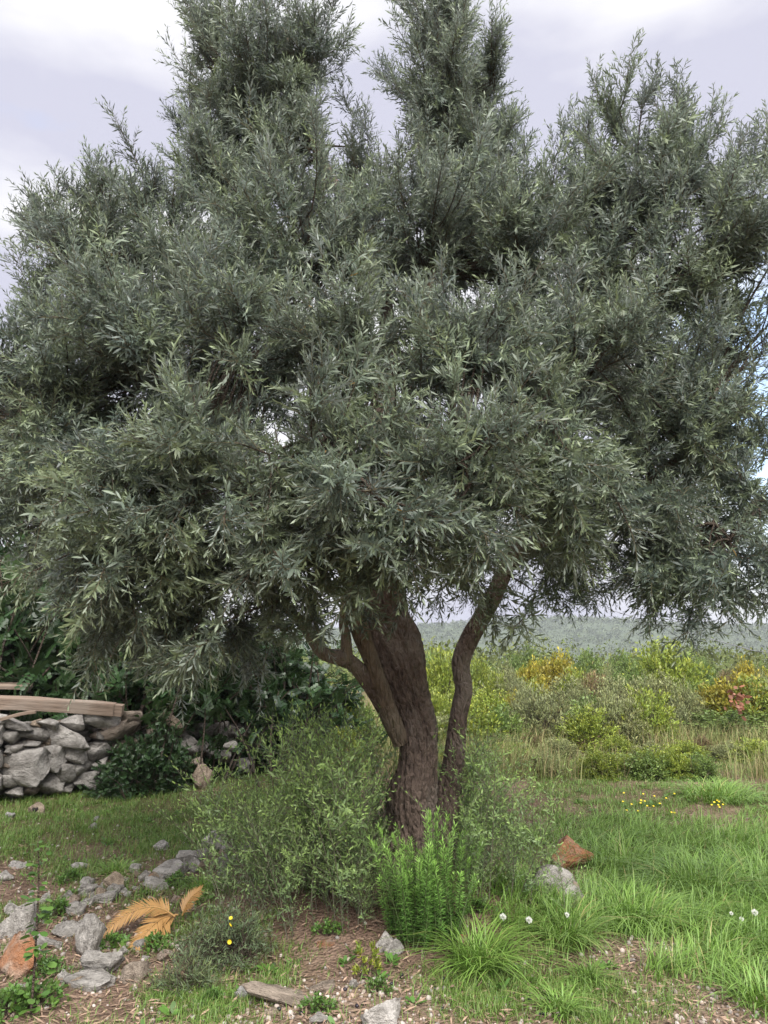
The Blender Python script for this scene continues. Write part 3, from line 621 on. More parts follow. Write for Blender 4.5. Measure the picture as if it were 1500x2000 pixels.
rock('stone_slab', 'flat grey slab in front of the chunky stone at lower left', 165, 1922, 96, 30, GREY, .0, 6, depth=.6, cat='stone')
rock('stone', 'rounded grey-brown stone left of the grey herb tuft', 258, 1900, 52, 42, WARM, .0, 7)
rock('stone', 'pinkish stone half hidden at the left foot of the grey herb tuft', 320, 1868, 40, 26, PINK, .4, 8)
rock('stone', 'flat grey stone between the left edge boulder and the pointed stone', 75, 1842, 70, 26, GREY, 0, 0, depth=.6)
rock('stone', 'long low grey stone leading up to the pointed one', 124, 1818, 66, 30, GREY, .1, 2)
rock('stone', 'grey stone with an orange patch behind the long low one', 141, 1778, 42, 26, GREY, .5, 4)
rock('stone', 'largest pale block at the top right end of the rubble line', 424, 1643, 68, 46, PALE, .25, 1)
rock('stone', 'pale block beside the suckers at the far right end of the rubble', 478, 1655, 34, 40, PALE, .1, 3)
rock('stone', 'sloping pale grey stone below the largest rubble block', 374, 1676, 60, 34, GREY, .1, 5)
rock('stone', 'upright small grey stone wedged in the middle of the rubble line', 356, 1690, 20, 26, GREY, 0, 7)
rock('stone', 'beige stone leaning under the sloping one in the rubble', 398, 1690, 32, 28, TAN, .1, 8)
rock('stone', 'broad grey stone in the left half of the rubble line', 325, 1702, 60, 30, GREY, 0, 6)
rock('stone', 'small grey stone at the left tip of the upper rubble line', 284, 1711, 28, 20, GREY, 0, 0)
rock('stone', 'low grey stone in front of the broad rubble stone', 300, 1727, 52, 22, GREY, 0, 2)
rock('stone', 'thin pale stone standing in turf left of the rubble line', 261, 1697, 24, 18, PALE, 0, 4)
rock('stone', 'angular tan stone on top of the left rubble heap', 220, 1724, 46, 36, TAN, .2, 1)
rock('stone', 'grey stone at the left of the angular tan one', 170, 1738, 32, 24, GREY, 0, 5)
rock('stone', 'flat grey stone below the angular tan one', 192, 1752, 60, 20, GREY, 0, 3)
rock('stone', 'pinkish low stone left of the rubble heap near the seedling', 134, 1760, 36, 20, PINK, .2, 7)
rock('stone', 'small peach stone just above the dead palm fronds', 341, 1758, 24, 18, PINK, .5, 8)
rock('stone', 'lone whitish stone in the turf above the rubble line', 311, 1653, 27, 16, PALE, 0, 6)
rock('stone', 'pale stone cut off by the left edge above the boulders', 8, 1712, 30, 20, PALE, 0, 0)
rock('stone', 'long flat pale stone in the turf at far left', 30, 1690, 40, 12, PALE, 0, 2)
rock('stone', 'flat pale stone in turf right of the seedling top', 152, 1693, 36, 13, PALE, .1, 4)
hs = rock('stone', 'tan stone with a dark heart-shaped patch of painted shade below the wall', 69, 1580, 36, 24, TAN, .1, 1, rot=(0, 0, 0))
rock('stone', 'small white stone in turf at the left edge below the wall', 18, 1593, 17, 13, (.66, .65, .63), 0, 5)
rock('stone', 'small grey-white stone in turf right of the heart-marked stone', 178, 1614, 16, 12, PALE, 0, 3)
rock('stone', 'tiny white stone in turf above the small grey-white one', 187, 1598, 9, 8, (.68, .67, .65), 0, 7)
rock('boulder', 'pointed tan stone standing on turf at the right end of the wall', 391, 1518, 38, 46, TAN, .35, 4, rot=(0, .1, 0), cat='stone')
rock('stone', 'low tan stone at the wall foot left of the pointed one', 333, 1535, 26, 24, WARM, .1, 8)
rock('stone', 'small tan stone at the wall foot under the dark shrub', 300, 1542, 18, 14, WARM, .1, 6)
rock('stone', 'whitish split stone left of the rosemary foot', 757, 1826, 44, 38, PALE, 0, 0)
rock('stone', 'grey lower half of the split stone left of the rosemary foot', 768, 1852, 40, 30, GREY, .1, 2)
rock('stone', 'small orange-brown stone right of the rosemary foot', 905, 1807, 34, 28, PINK, .8, 4)
rock('stone', 'round white stone on soil right of the grey herb tuft', 470, 1943, 28, 26, (.62, .61, .6), 0, 1)
rock('stone_slab', 'long broken tan slab flush with the soil at bottom centre', 545, 1950, 150, 30, WARM, .1, 5, depth=.55, sink=.3, cat='stone')
rock('stone_slab', 'smaller tan slab beside the long broken one', 628, 1926, 48, 24, WARM, .1, 3, depth=.7, sink=.3, cat='stone')
rock('stone_slab', 'large whitish slab cut off by the bottom edge', 745, 1986, 84, 46, PALE, .1, 7, depth=.9, cat='stone')
rock('stone', 'small grey stone between the slabs at bottom centre', 690, 1922, 20, 20, PALE, 0, 8)
rock('stone', 'small tan stone below the long slab at bottom centre', 530, 1981, 24, 14, TAN, 0, 6)
rock('stone', 'grey stone cut off by the bottom edge under the long slab', 626, 1992, 44, 18, GREY, 0, 0)
rock('stone', 'rusty flat fragment on bare soil left of the split white stone', 634, 1841, 38, 14, PINK, .9, 2)
rock('stone', 'tan stone on the bare patch at far right of the meadow', 1402, 1620, 24, 14, TAN, .2, 4)
for k in range(120):                         # small stones of the rubble line and the heap left of it
    t_ = rng.random(); line = k < 70
    px, py = (490 - 370 * t_ + rng.normal(0, 10), 1668 + 95 * t_ + rng.normal(0, 9)) if line else (rng.uniform(0, 330), rng.uniform(1740, 1930))
    zn = ('right end' if t_ < .33 else 'middle' if t_ < .67 else 'left end') if line else ('by the salmon-orange boulder' if px < 110 else 'round the pointed grey stone' if px < 220 else 'near the dead palm fronds')
    z_ = rng.uniform(8, 20) if k % 3 else rng.uniform(18, 30)
    rock('rubble_stone', f'small pale stone wedged among others in the {zn} of the rubble line' if line else f'small pale stone lying between the larger stones at lower left, {zn}', px, py, z_, z_ * rng.uniform(.55, .85), [GREY, PALE, TAN, PALE][k % 4], rng.choice([0, 0, .4]), group=f'small stones, {zn} of the rubble line' if line else f'small stones at lower left, {zn}')
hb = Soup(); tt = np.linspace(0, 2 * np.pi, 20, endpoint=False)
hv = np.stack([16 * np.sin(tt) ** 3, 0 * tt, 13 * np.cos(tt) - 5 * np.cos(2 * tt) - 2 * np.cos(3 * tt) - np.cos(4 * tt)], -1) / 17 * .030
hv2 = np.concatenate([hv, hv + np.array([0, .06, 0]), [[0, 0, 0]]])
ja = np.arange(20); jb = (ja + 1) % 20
hm = mesh('heart_shade_patch', hv2, np.concatenate([np.stack([ja, jb, 0 * ja + 40], -1), np.stack([ja, ja + 20, jb + 20], -1), np.stack([ja, jb + 20, jb], -1)]), None, [M_hollow_shade])  # dark heart-shaped plate: shade of a small hole, put in as colour
hh = link('heart_shade_patch', hm, hs); hh.matrix_basis = hs.matrix_basis.inverted() @ Matrix.Translation(Vector(hs.location) + Vector((0, -hs.scale[1] * .47, .012)))

# ------------------------------------------------------------------ dry-stone wall
wall = thing('dry_stone_wall', 'low dry-stone wall of rough grey limestone under the timber beams', 'wall', ground_at(60, 1560))
WB = np.array(wall.location)
def wall_depth(px): return 7.95 + (px - 0) * .0030
def wstone(px, py, w_, h_, col=GREY, stain=.05, dd=0.0, rot=0.0, dep=.30):
    p = P(px, py, wall_depth(px) + dd); m = mpp(p)
    o = link('stone', WALLR[rng.integers(9)], wall); o.location = p + np.array([0, dep * .45, 0]) - WB
    o.scale = (w_ * m * 1.16, dep, h_ * m * 1.18); o.rotation_euler = (rng.normal(0, .05), rot + rng.normal(0, .05), rng.normal(0, .12))
    f_ = rng.uniform(.68, .98); o.color = (col[0] * f_, col[1] * f_, col[2] * f_, stain)
for a in [(22, 1504, 108, 62, GREY, .15), (26, 1462, 40, 20), (8, 1468, 26, 18), (12, 1440, 44, 30), (55, 1436, 52, 28), (116, 1440, 92, 56, GREY, .02), (45, 1459, 52, 18), (50, 1472, 26, 20), (85, 1484, 58, 46),
          (135, 1476, 50, 34), (178, 1472, 42, 32), (24, 1415, 62, 24), (84, 1420, 48, 26), (132, 1412, 52, 32), (185, 1405, 70, 44, PALE, .0), (215, 1432, 84, 32, WARM, .2, 0, -.25), (118, 1514, 42, 36), (148, 1502, 44, 28),
          (82, 1534, 60, 40), (48, 1543, 40, 26, WARM, .2), (116, 1544, 30, 20), (165, 1526, 44, 30), (190, 1496, 30, 26), (155, 1532, 28, 18), (20, 1548, 34, 20), (8, 1530, 30, 24), (248, 1404, 46, 24, WARM), (-40, 1440, 60, 40), (-40, 1490, 60, 46), (-45, 1535, 66, 40), (-100, 1460, 70, 60), (-100, 1520, 70, 54), (-40, 1408, 60, 30),
          (331, 1411, 42, 36, TAN, .3), (292, 1440, 50, 34, WARM), (345, 1462, 66, 36), (368, 1490, 50, 34, WARM), (420, 1482, 60, 30), (440, 1462, 46, 22), (395, 1465, 30, 24), (250, 1462, 60, 34, WARM), (230, 1500, 50, 34), (280, 1490, 60, 40), (325, 1505, 50, 36, WARM), (250, 1530, 56, 30), (470, 1495, 44, 26)]:
    wstone(*a)
for k in range(64):                          # small wedging stones in the joints
    wstone(rng.uniform(-60, 230), rng.uniform(1412, 1552), rng.uniform(14, 26), rng.uniform(9, 17), [GREY, WARM, TAN][k % 3], .1, dd=.05, dep=.2)
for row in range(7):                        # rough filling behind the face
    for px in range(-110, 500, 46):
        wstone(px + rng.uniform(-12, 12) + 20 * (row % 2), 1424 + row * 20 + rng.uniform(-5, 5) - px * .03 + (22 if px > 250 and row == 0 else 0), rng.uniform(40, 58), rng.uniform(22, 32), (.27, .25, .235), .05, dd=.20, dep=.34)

# ------------------------------------------------------------------ timber
def beam(name, label, a, b, sx, sz, roll=0.0):
    a, b = Vector(a), Vector(b); ln = (b - a).length; bm = bmesh.new(); bmesh.ops.create_cube(bm, size=1)
    bmesh.ops.subdivide_edges(bm, edges=[e for e in bm.edges if abs((e.verts[0].co - e.verts[1].co).x) > .5], cuts=24)
    bmesh.ops.bevel(bm, geom=[e for e in bm.edges if len(e.link_faces) == 2 and e.calc_face_angle(0) > .5], offset=.06, segments=2, affect='EDGES')
    for v_ in bm.verts:
        x, y, z = v_.co; q = fbm(np.array([[x * ln * 2.5, y * 2, z * 2 + ln]]), 3, 4)[0]
        v_.co = (x * ln, y * sx * (1 + .10 * q), z * sz * (1 + .14 * q) + .012 * math.sin(x * 5))
    me = bpy.data.meshes.new(name); bm.to_mesh(me); bm.free(); me.materials.append(M_wood)
    o = link(name, me); o.location = (a + b) / 2; o.rotation_mode = 'QUATERNION'
    o.rotation_quaternion = (b - a).to_track_quat('X', 'Z') @ Matrix.Rotation(roll, 3, 'X').to_quaternion(); tag(o, label, 'timber'); return o
beam('timber_beam', 'thick weathered timber beam lying along the wall top', P(-160, 1360, 8.25), P(240, 1388, 8.6), .19, .125, .1)
beam('timber_plank', 'upper dark plank in the shrub above the wall at left', P(-140, 1338, 8.8), P(62, 1342, 9.0), .12, .045, .3)
beam('timber_plank', 'pale thin stick lying on the stones below the thick beam', P(-30, 1408, 7.95), P(70, 1392, 8.0), .05, .03, .1)
# ------------------------------------------------------------------ shrubs
def compound(pairs, rs):                    # a pinnate leaf with oval leaflets
    s = Soup(); Lr = .15; t = np.repeat(np.linspace(.15, .95, pairs), 2); sd_ = np.tile([-1, 1], pairs)
    pos = np.stack([0 * t, Lr * t, -.02 * t ** 2], -1); dd = np.stack([sd_ * 1.0, 0 * t + .35, 0 * t - .1], -1)
    leaves(s, OVAL, pos, dd, np.tile([0, 0, 1.], (2 * pairs, 1)) + rs.normal(0, .25, (2 * pairs, 3)), np.full(2 * pairs, .046), np.full(2 * pairs, .034), np.tile((0, 0, 0.), (2 * pairs, 1)) + np.stack([rs.uniform(-.1, .1, 2 * pairs), 0 * t, 0 * t], -1))
    return s.get()
def dome(n, rs, W, D, H, z0=.0, shell=.62):
    d_ = rdir(n, rs); d_[:, 2] = np.abs(d_[:, 2]) * 1.0 - .12
    r_ = rs.uniform(shell, 1.0, (n, 1)); lump = 1 + .22 * fbm(d_ * 2.1 + rs.uniform(0, 50), 2, 2)[:, None]
    p = d_ * r_ * lump * np.array([W / 2, D / 2, H * .92]); p[:, 2] = np.maximum(p[:, 2], .03) + z0
    return p
def bush_mesh(name, seed, W, H, shoots, per, lL, lW, mat, stem_mat=None, leaf=LEAF_LO, up=.35, spread=.9, ygm=.25, proto=None, base=.12, shell=.6, z0=0., tipyoung=.4, stem_r=.006):
    rs = np.random.default_rng(seed); tip = dome(shoots, rs, W, W * .9, H, z0, shell)
    b = np.concatenate([rs.normal(0, base * W, (shoots, 2)), np.zeros((shoots, 1))], 1); b[:, :2] = b[:, :2] * .5 + tip[:, :2] * .18
    mid = (b + tip) / 2 + np.array([0, 0, .12 * H]) + rs.normal(0, .05 * W, (shoots, 3))
    st = Soup(); pth = bez(b, mid, tip, 6); tubes(st, pth, np.linspace(stem_r, stem_r * .3, 6)[None] * rs.uniform(.7, 1.4, (shoots, 1)), 3, (.5, 0, 0))
    fo = Soup(); n = shoots * per; t = rs.uniform(.45, 1.0, (shoots, per, 1)) ** .8
    p = b[:, None] * (1 - t) ** 2 + 2 * mid[:, None] * t * (1 - t) + tip[:, None] * t ** 2
    tn = unit(2 * (1 - t) * (mid - b)[:, None] + 2 * t * (tip - mid)[:, None])
    d_ = tn * .6 + rs.normal(size=(shoots, per, 3)) * spread * .6 + np.array([0, 0, up])
    p = (p + rs.normal(0, .02 * W, p.shape)).reshape(-1, 3); d_ = unit(d_.reshape(-1, 3)); p[:, 2] = np.maximum(p[:, 2], .02)
    br = np.repeat(rs.uniform(.15, .8, shoots), per) + rs.normal(0, .14, n); yy = np.clip(np.repeat(rs.beta(1, 3, shoots) * ygm * 3, per) + tipyoung * (t.reshape(-1) ** 6) * rs.random(n), 0, 1)
    tn_ = np.stack([np.clip(br, 0, 1), yy, 0 * br], -1); nr = np.array([0, 0, 1.]) + rs.normal(0, .6, (n, 3)); s_ = rs.uniform(.7, 1.25, n)
    if proto is None: leaves(fo, leaf, p, d_, nr, lL * s_, lW * s_, tn_)
    else: fo.add(*batch(proto[0], proto[1], proto[2], frames(d_, nr) * s_[:, None, None], p, tn_))
    return fo.mesh(name + '_foliage', [mat]), st.mesh(name + '_stems', [stem_mat or M_twig]), tip
def put(name, label, cat, parts, loc, scale=(1, 1, 1), rz=0.0, group=None):
    o = thing(name, label, cat, loc, group, rz, scale)
    for nm, me in parts: link(nm, me, o)
    return o
rs = np.random.default_rng(3); CMP = compound(5, rs)
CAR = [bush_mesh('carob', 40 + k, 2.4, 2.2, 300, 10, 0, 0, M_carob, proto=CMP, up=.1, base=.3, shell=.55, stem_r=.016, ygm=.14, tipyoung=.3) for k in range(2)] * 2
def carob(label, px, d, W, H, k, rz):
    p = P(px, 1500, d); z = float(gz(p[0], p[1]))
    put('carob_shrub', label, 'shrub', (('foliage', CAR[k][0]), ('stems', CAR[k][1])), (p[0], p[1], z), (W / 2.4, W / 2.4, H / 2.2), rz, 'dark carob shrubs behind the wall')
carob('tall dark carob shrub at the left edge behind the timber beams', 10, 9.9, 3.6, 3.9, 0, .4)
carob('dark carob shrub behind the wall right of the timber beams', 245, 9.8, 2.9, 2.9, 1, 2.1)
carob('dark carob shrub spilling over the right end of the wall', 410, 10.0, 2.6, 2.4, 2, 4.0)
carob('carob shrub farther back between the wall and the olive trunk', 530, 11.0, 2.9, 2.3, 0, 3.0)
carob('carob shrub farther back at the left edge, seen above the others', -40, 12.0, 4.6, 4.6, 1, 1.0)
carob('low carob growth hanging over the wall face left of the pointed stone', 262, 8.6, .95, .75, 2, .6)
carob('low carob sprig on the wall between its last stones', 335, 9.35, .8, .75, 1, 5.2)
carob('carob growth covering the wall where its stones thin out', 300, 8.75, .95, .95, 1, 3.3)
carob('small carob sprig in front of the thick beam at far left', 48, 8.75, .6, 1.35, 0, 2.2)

# scrub kinds seen on the hillside
KIND = {}
for kind, mat, args in (
        ('lime', M_lime, dict(W=1.8, H=1.5, shoots=200, per=26, lL=.082, lW=.034, up=.5, ygm=.10)),
        ('grey', M_grey, dict(W=1.5, H=1.1, shoots=270, per=20, lL=.070, lW=.020, up=.5, ygm=.2)),
        ('green', M_green, dict(W=1.7, H=1.4, shoots=210, per=26, lL=.075, lW=.036, up=.3, ygm=.15)),
        ('brown', M_brown, dict(W=1.3, H=.9, shoots=250, per=18, lL=.075, lW=.015, up=.7, ygm=.15)),
        ('gold', M_gold, dict(W=1.5, H=1.3, shoots=190, per=26, lL=.080, lW=.034, up=.5, ygm=.22))):
    KIND[kind] = [bush_mesh(kind, 500 + 7 * k + len(kind), mat=mat, **args)[:2] for k in range(2)] + [args['W'], args['H']]
NAMES = {'lime': 'lime_green_bush', 'grey': 'grey_heath_bush', 'green': 'green_bush', 'brown': 'brown_dry_bush', 'gold': 'golden_bush'}
def scrub(kind, px, top, d, wpx, label, group='bushes on the scrubland'):
    p = P(px, top, d); z0 = float(gz(p[0], p[1])); H = max(.3, p[2] - z0) * 1.06; W = wpx * mpp(p) * 1.35
    k = KIND[kind]; v_ = rng.integers(2)
    return put(NAMES[kind], label, 'bush', (('foliage', k[v_][0]), ('stems', k[v_][1])), (p[0], p[1], z0), (W / k[2], W / k[2], H / k[3]), rng.uniform(0, 6.28), group)
for a in [
    ('gold', 1082, 1246, 21, 105, 'bright yellow bush on the skyline left of the small dark round one'),
    ('gold', 1035, 1262, 19, 70, 'yellow-green bush at the left foot of the bright yellow skyline bush'),
    ('green', 1142, 1243, 24, 75, 'small dark green round bush on the skyline right of the yellow bush'),
    ('green', 1218, 1250, 26, 80, 'dull green bush on the skyline under the hanging olive branches'),
    ('lime', 1292, 1228, 20, 150, 'tall yellow-green bush on the skyline under the right olive branches'),
    ('green', 1335, 1250, 22, 90, 'green bush tucked right of the tall yellow-green skyline bush'),
    ('gold', 1420, 1292, 14.0, 150, 'large yellow-leaved bush at right that carries the brown dead leaves'),
    ('lime', 1490, 1300, 13.5, 150, 'large lime bush at the right edge below the overhead cable'),
    ('gold', 1462, 1262, 19, 80, 'orange-yellow bush behind the large yellow-leaved one at right'),
    ('green', 1420, 1370, 13.2, 190, 'dark green bush under the large yellow-leaved one at right'),
    ('gold', 1000, 1330, 14.5, 70, 'yellow flowering bush right of the slender olive stem'),
    ('gold', 955, 1362, 14.0, 60, 'small yellow bush left of the yellow flowering one near the olive stem'),
    ('lime', 862, 1236, 16, 130, 'tall lime bush seen between the olive trunk and its slender stem'),
    ('lime', 850, 1330, 12.5, 110, 'lower lime bush seen between the olive trunk and its slender stem'),
    ('lime', 935, 1262, 18, 90, 'lime bush just right of the slender olive stem'),
    ('green', 1035, 1240, 27, 80, 'dark green bush on the skyline left of the bright yellow one'),
    ('grey', 985, 1285, 17, 120, 'grey-green heath bush below the skyline beside the slender olive stem'),
    ('grey', 1110, 1300, 17, 130, 'grey-green heath bush below the bright yellow skyline bush'),
    ('grey', 1200, 1300, 16.5, 130, 'grey-brown heath bush in the middle of the scrubland'),
    ('grey', 1290, 1300, 16, 130, 'grey heath bush left of the large yellow-leaved one'),
    ('green', 1130, 1345, 14.5, 110, 'mid-green bush in the centre of the scrubland'),
    ('green', 1030, 1370, 13.5, 100, 'green bush below the yellow flowering one'),
    ('grey', 1220, 1355, 14, 130, 'pale heath bush right of the mid-green central bush'),
    ('grey', 1320, 1365, 13.5, 120, 'pale heath bush left of the dark green one at right'),
    ('brown', 1255, 1410, 12.4, 70, 'russet dry bush in front of the pale heath bushes'),
    ('brown', 1150, 1425, 11.8, 90, 'russet dry bush nearer the grass, left of centre'),
    ('brown', 1035, 1440, 11.8, 50, 'brown dry bush right of the sucker shoots'),
    ('brown', 1370, 1462, 11.6, 50, 'brown dry bush in front of the dark green one at right'),
    ('lime', 1200, 1425, 11.2, 80, 'lime bush between the two russet dry bushes'),
    ('lime', 1475, 1435, 10.8, 120, 'low lime bush at the right edge close to the grass'),
    ('lime', 1340, 1462, 10.9, 90, 'small lime bush at the grass edge left of the right-hand low one'),
    ('grey', 1090, 1445, 11.2, 80, 'low grey bush at the grass edge behind the tree mound'),
    ('grey', 1270, 1462, 10.9, 80, 'low grey-green bush at the grass edge below the russet one'),
    ('grey', 1420, 1465, 10.8, 80, 'low grey bush at the grass edge near the right side'),
    ('green', 985, 1425, 11.0, 90, 'green bush just behind the right-hand sucker shoots'),
    ('lime', 632, 1300, 11.5, 120, 'lime bush behind the olive fork on its left'),
    ('green', 690, 1330, 11.8, 110, 'green bush directly behind the left side of the olive trunk'),
    ('brown', 590, 1390, 10.6, 100, 'brown dry bush between the dark carob and the olive trunk'),
    ('lime', 668, 1400, 9.8, 100, 'low lime bush behind the left-hand sucker shoots'),
    ('green', 560, 1270, 14, 130, 'green bush farther back between the carob and the olive fork'),
]: scrub(*a)
# filling bushes that nothing tells apart
for _ in range(108):
    d_ = 9.8 + 18 * rng.random() ** 1.5; px = rng.uniform(820, 1540); kind = rng.choice(['grey', 'green', 'grey', 'brown', 'lime'], p=[.16, .27, .16, .03, .38])
    top = 1240 + 1500 / d_ - 50 * rng.random() + (30 if d_ < 12 else 0) + (10 if px < 800 else 0)
    if d_ < 11.3: d_ -= .5; top = rng.uniform(1440, 1492)
    if 1370 < px < 1510 and d_ < 14.5: d_ += 5; top -= 40
    nm = {'grey': 'grey-green', 'green': 'mid-green', 'brown': 'russet-brown', 'lime': 'yellow-green'}[kind]
    dw = 'near the grass edge' if d_ < 15 else 'midway up the scrubland' if d_ < 21 else 'close to the skyline'
    lw = 'between the olive stems' if px < 930 else 'right of the slender olive stem' if px < 1050 else 'below the bright yellow bush' if px < 1180 else 'below the tall yellow-green bush' if px < 1330 else 'by the large yellow-leaved bush'
    scrub(kind, px, min(top, 1492), d_, rng.uniform(.5, 1.3) * (.55 if d_ < 11 else 1) / d_ * F, f'small {nm} bush {dw}, {lw}', f'{nm} filler bushes {dw}, {lw}')
# brown dead leaves on the yellow bush
p = P(1440, 1368, 12.6); M_dead = foliage('dead_leaf', (.26, .10, .055), (.30, .14, .09), (.3, .15, .1), (.2, .1, .05), rough=.7, trans=.1)
spray = thing('dead_leaf_spray', 'spray of red-brown dead leaves on the large yellow-leaved bush', 'dead leaves', p)
dl = Soup(); dl.add(OVAL[0] * np.array([.055, .10, .10]), OVAL[1], (.5, 0, 0)); dl_me = dl.mesh('leaf', [M_dead])
for k in range(46): link('leaf', dl_me, spray, rng.normal(0, .08, 3) * np.array([.8, .5, 1.2]), rng.uniform(0, 6.28, 3))

# far scrub as one mass, and the wood on the far hill
M_farscrub = foliage('far_scrub_leaf', (.12, .16, .055), (.13, .17, .065), (.21, .22, .075), (.1, .1, .05), rough=.8, spec=.2)
fs = Soup(); n = 800; per = 120
cx = np.concatenate([rng.uniform(-30, 60, n)]); cy = 26 + 60 * rng.random(n) ** 1.6; sz = rng.uniform(.8, 2.2, n); cz = gz(cx, cy)
c = np.repeat(np.stack([cx, cy, cz], -1), per, 0); q = rdir(n * per); q[:, 2] = np.abs(q[:, 2]); s_ = np.repeat(sz, per)
hgt = np.repeat(rng.uniform(.9, 1.9, n), per)
pos_ = c + q * np.stack([s_, s_, hgt], -1) * rng.uniform(.6, 1, (n * per, 1))
leaves(fs, LEAF_LO, pos_, rdir(n * per) + np.array([0, 0, .6]), q + rng.normal(0, .5, q.shape), .15 * s_ * rng.uniform(.6, 1.2, n * per), .07 * s_, np.stack([np.clip(np.repeat(rng.uniform(.1, .8, n), per) + rng.normal(0, .12, n * per), 0, 1), np.repeat(rng.beta(1, 3, n), per), 0 * s_], -1))
stuff(link('distant_scrub', fs.mesh('distant_scrub', [M_farscrub])), 'mass of distant green scrub below the far hill', 'scrub')
M_hillwood = foliage('hill_wood_leaf', (.10, .13, .07), (.105, .135, .075), (.14, .16, .085), (.1, .1, .1), rough=.7)
fw = Soup(); n = 4200; per = 20
cx = rng.uniform(-220, 420, n); cy = rng.uniform(380, 620, n); cz = hillz(cx, cy); sz = rng.uniform(1.8, 4.2, n)
c = np.repeat(np.stack([cx, cy, cz], -1), per, 0); q = rdir(n * per); q[:, 2] = np.abs(q[:, 2]); s_ = np.repeat(sz, per)
pos_ = c + q * np.stack([s_, s_, s_ * .9], -1) * rng.uniform(.6, 1, (n * per, 1))
leaves(fw, LEAF_LO, pos_, rdir(n * per), q + rng.normal(0, .4, q.shape), .40 * s_, .30 * s_, np.stack([np.clip(np.repeat(rng.uniform(.1, .9, n), per) + rng.normal(0, .1, n * per), 0, 1), np.repeat(rng.beta(1, 5, n), per), 0 * s_], -1))
stuff(link('hillside_wood', fw.mesh('hillside_wood', [M_hillwood])), 'distant wooded hillside under the cloudy sky', 'wood')

# overhead cable
a = [P(900, 1040, 30), P(1175, 1182, 27), P(1208, 1196, 26.5), P(1440, 1262, 23), P(1500, 1274, 22), P(1750, 1300, 19)]
cp = catmull(a, 60); s = Soup(); tubes(s, cp[None], np.full((1, 60), .011), 6, (0.5, 0, 0))
tag(link('overhead_cable', s.mesh('overhead_cable', [M_cable], True)), 'thin overhead cable sagging across the scrub on the right', 'cable')

# ------------------------------------------------------------------ rosemary
p = ground_at(838, 1838); p[1] += .12; p[2] = float(gz(p[0], p[1]))
ros = thing('rosemary_bush', 'bright green upright rosemary bush at the foot of the olive tree', 'shrub', p)
def ros_stem(rs):
    s = Soup(); H = .62; tt = np.linspace(0, 1, 6); bx = rs.normal(0, .05); by = rs.normal(0, .05)
    cv = lambda t: np.stack([bx * t ** 2, by * t ** 2, H * t], -1)
    tubes(s, cv(tt)[None], np.linspace(.004, .0015, 6)[None], 4, (.5, 0, 1)); n = 150
    t = np.sort(rs.uniform(.06, 1, n)); ph = np.arange(n) * 2.4 + rs.normal(0, .3, n); a = np.radians(66 - 36 * t ** 4 + rs.normal(0, 9, n))
    d_ = np.stack([np.cos(ph) * np.sin(a), np.sin(ph) * np.sin(a), np.cos(a)], -1)
    leaves(s, LEAF_LO, cv(t), d_, np.tile((0, 0, 1.), (n, 1)) - d_ * .2, .036 * rs.uniform(.8, 1.2, n), np.full(n, .0058), np.stack([np.clip(.4 + .35 * t + rs.normal(0, .1, n), 0, 1), np.clip(t ** 3 * .9, 0, 1), 0 * t], -1))
    return s.mesh('stem', [M_rosemary])
rs = np.random.default_rng(9); RS = [ros_stem(rs) for _ in range(6)]
for k in range(80):
    r_ = .235 * math.sqrt(rng.random()); a_ = rng.uniform(0, 6.28); x, y = r_ * math.cos(a_), r_ * .8 * math.sin(a_)
    sc_ = rng.uniform(.6, 1.15) * (1.18 - 1.9 * abs(x - .02) ** 1.1); link('stem', RS[rng.integers(6)], ros, (x * .8, y * .8, -.02), (-y * 1.1 + rng.normal(0, .13), x * 1.1 + rng.normal(0, .13), rng.uniform(0, 6.28)), (1, 1, max(.28, sc_ * .84)))

# ------------------------------------------------------------------ tall seedling at lower left
p = ground_at(60, 1985)
sap = thing('seedling_tree', 'tall thin leafy seedling at lower left in front of the stones', 'plant', p)
pp = catmull([p, P(68, 1880, p[1] + .02), P(72, 1800, p[1] + .03), P(76, 1720, p[1] + .05), P(74, 1640, p[1] + .06)], 30) - p
s = Soup(); tubes(s, pp[None], np.linspace(.006, .002, 30)[None], 6, (.5, 0, 0)); link('stem', s.mesh('stem', [M_twig], True), sap)
s = Soup(); s.add(OVAL[0], OVAL[1], (.5, .25, 0)); leaf_me = s.mesh('leaf', [M_weed])
s = Soup(); s.add(OVAL[0], OVAL[1], (.25, .0, 0)); leaf_me2 = s.mesh('leaf', [M_weed])
for k in range(95):
    t = rng.uniform(.02, 1) ** .9; q = pp[int(t * 29)]; ph = k * 2.4 + rng.normal(0, .3); el = rng.uniform(-.3, .6)
    d_ = np.array([[math.cos(ph) * math.cos(el), math.sin(ph) * math.cos(el), math.sin(el)]]); off = rng.uniform(.005, .055) * (1.15 - .6 * t)
    M3 = frames(d_, np.array([[rng.normal(0, .4), rng.normal(0, .4), 1.]]))[0]; ln = rng.uniform(.034, .054) * (1.15 - .4 * t)
    o = link('leaf', leaf_me if rng.random() < .6 else leaf_me2, sap); m4 = np.eye(4); m4[:3, :3] = M3 * np.array([ln * .72, ln, ln]); m4[:3, 3] = q + d_[0] * off; o.matrix_basis = Matrix(m4.tolist())
low = bush_mesh('low_weed', 77, .45, .20, 60, 8, .034, .016, M_weed, leaf=OVAL, up=.3, stem_r=.002)
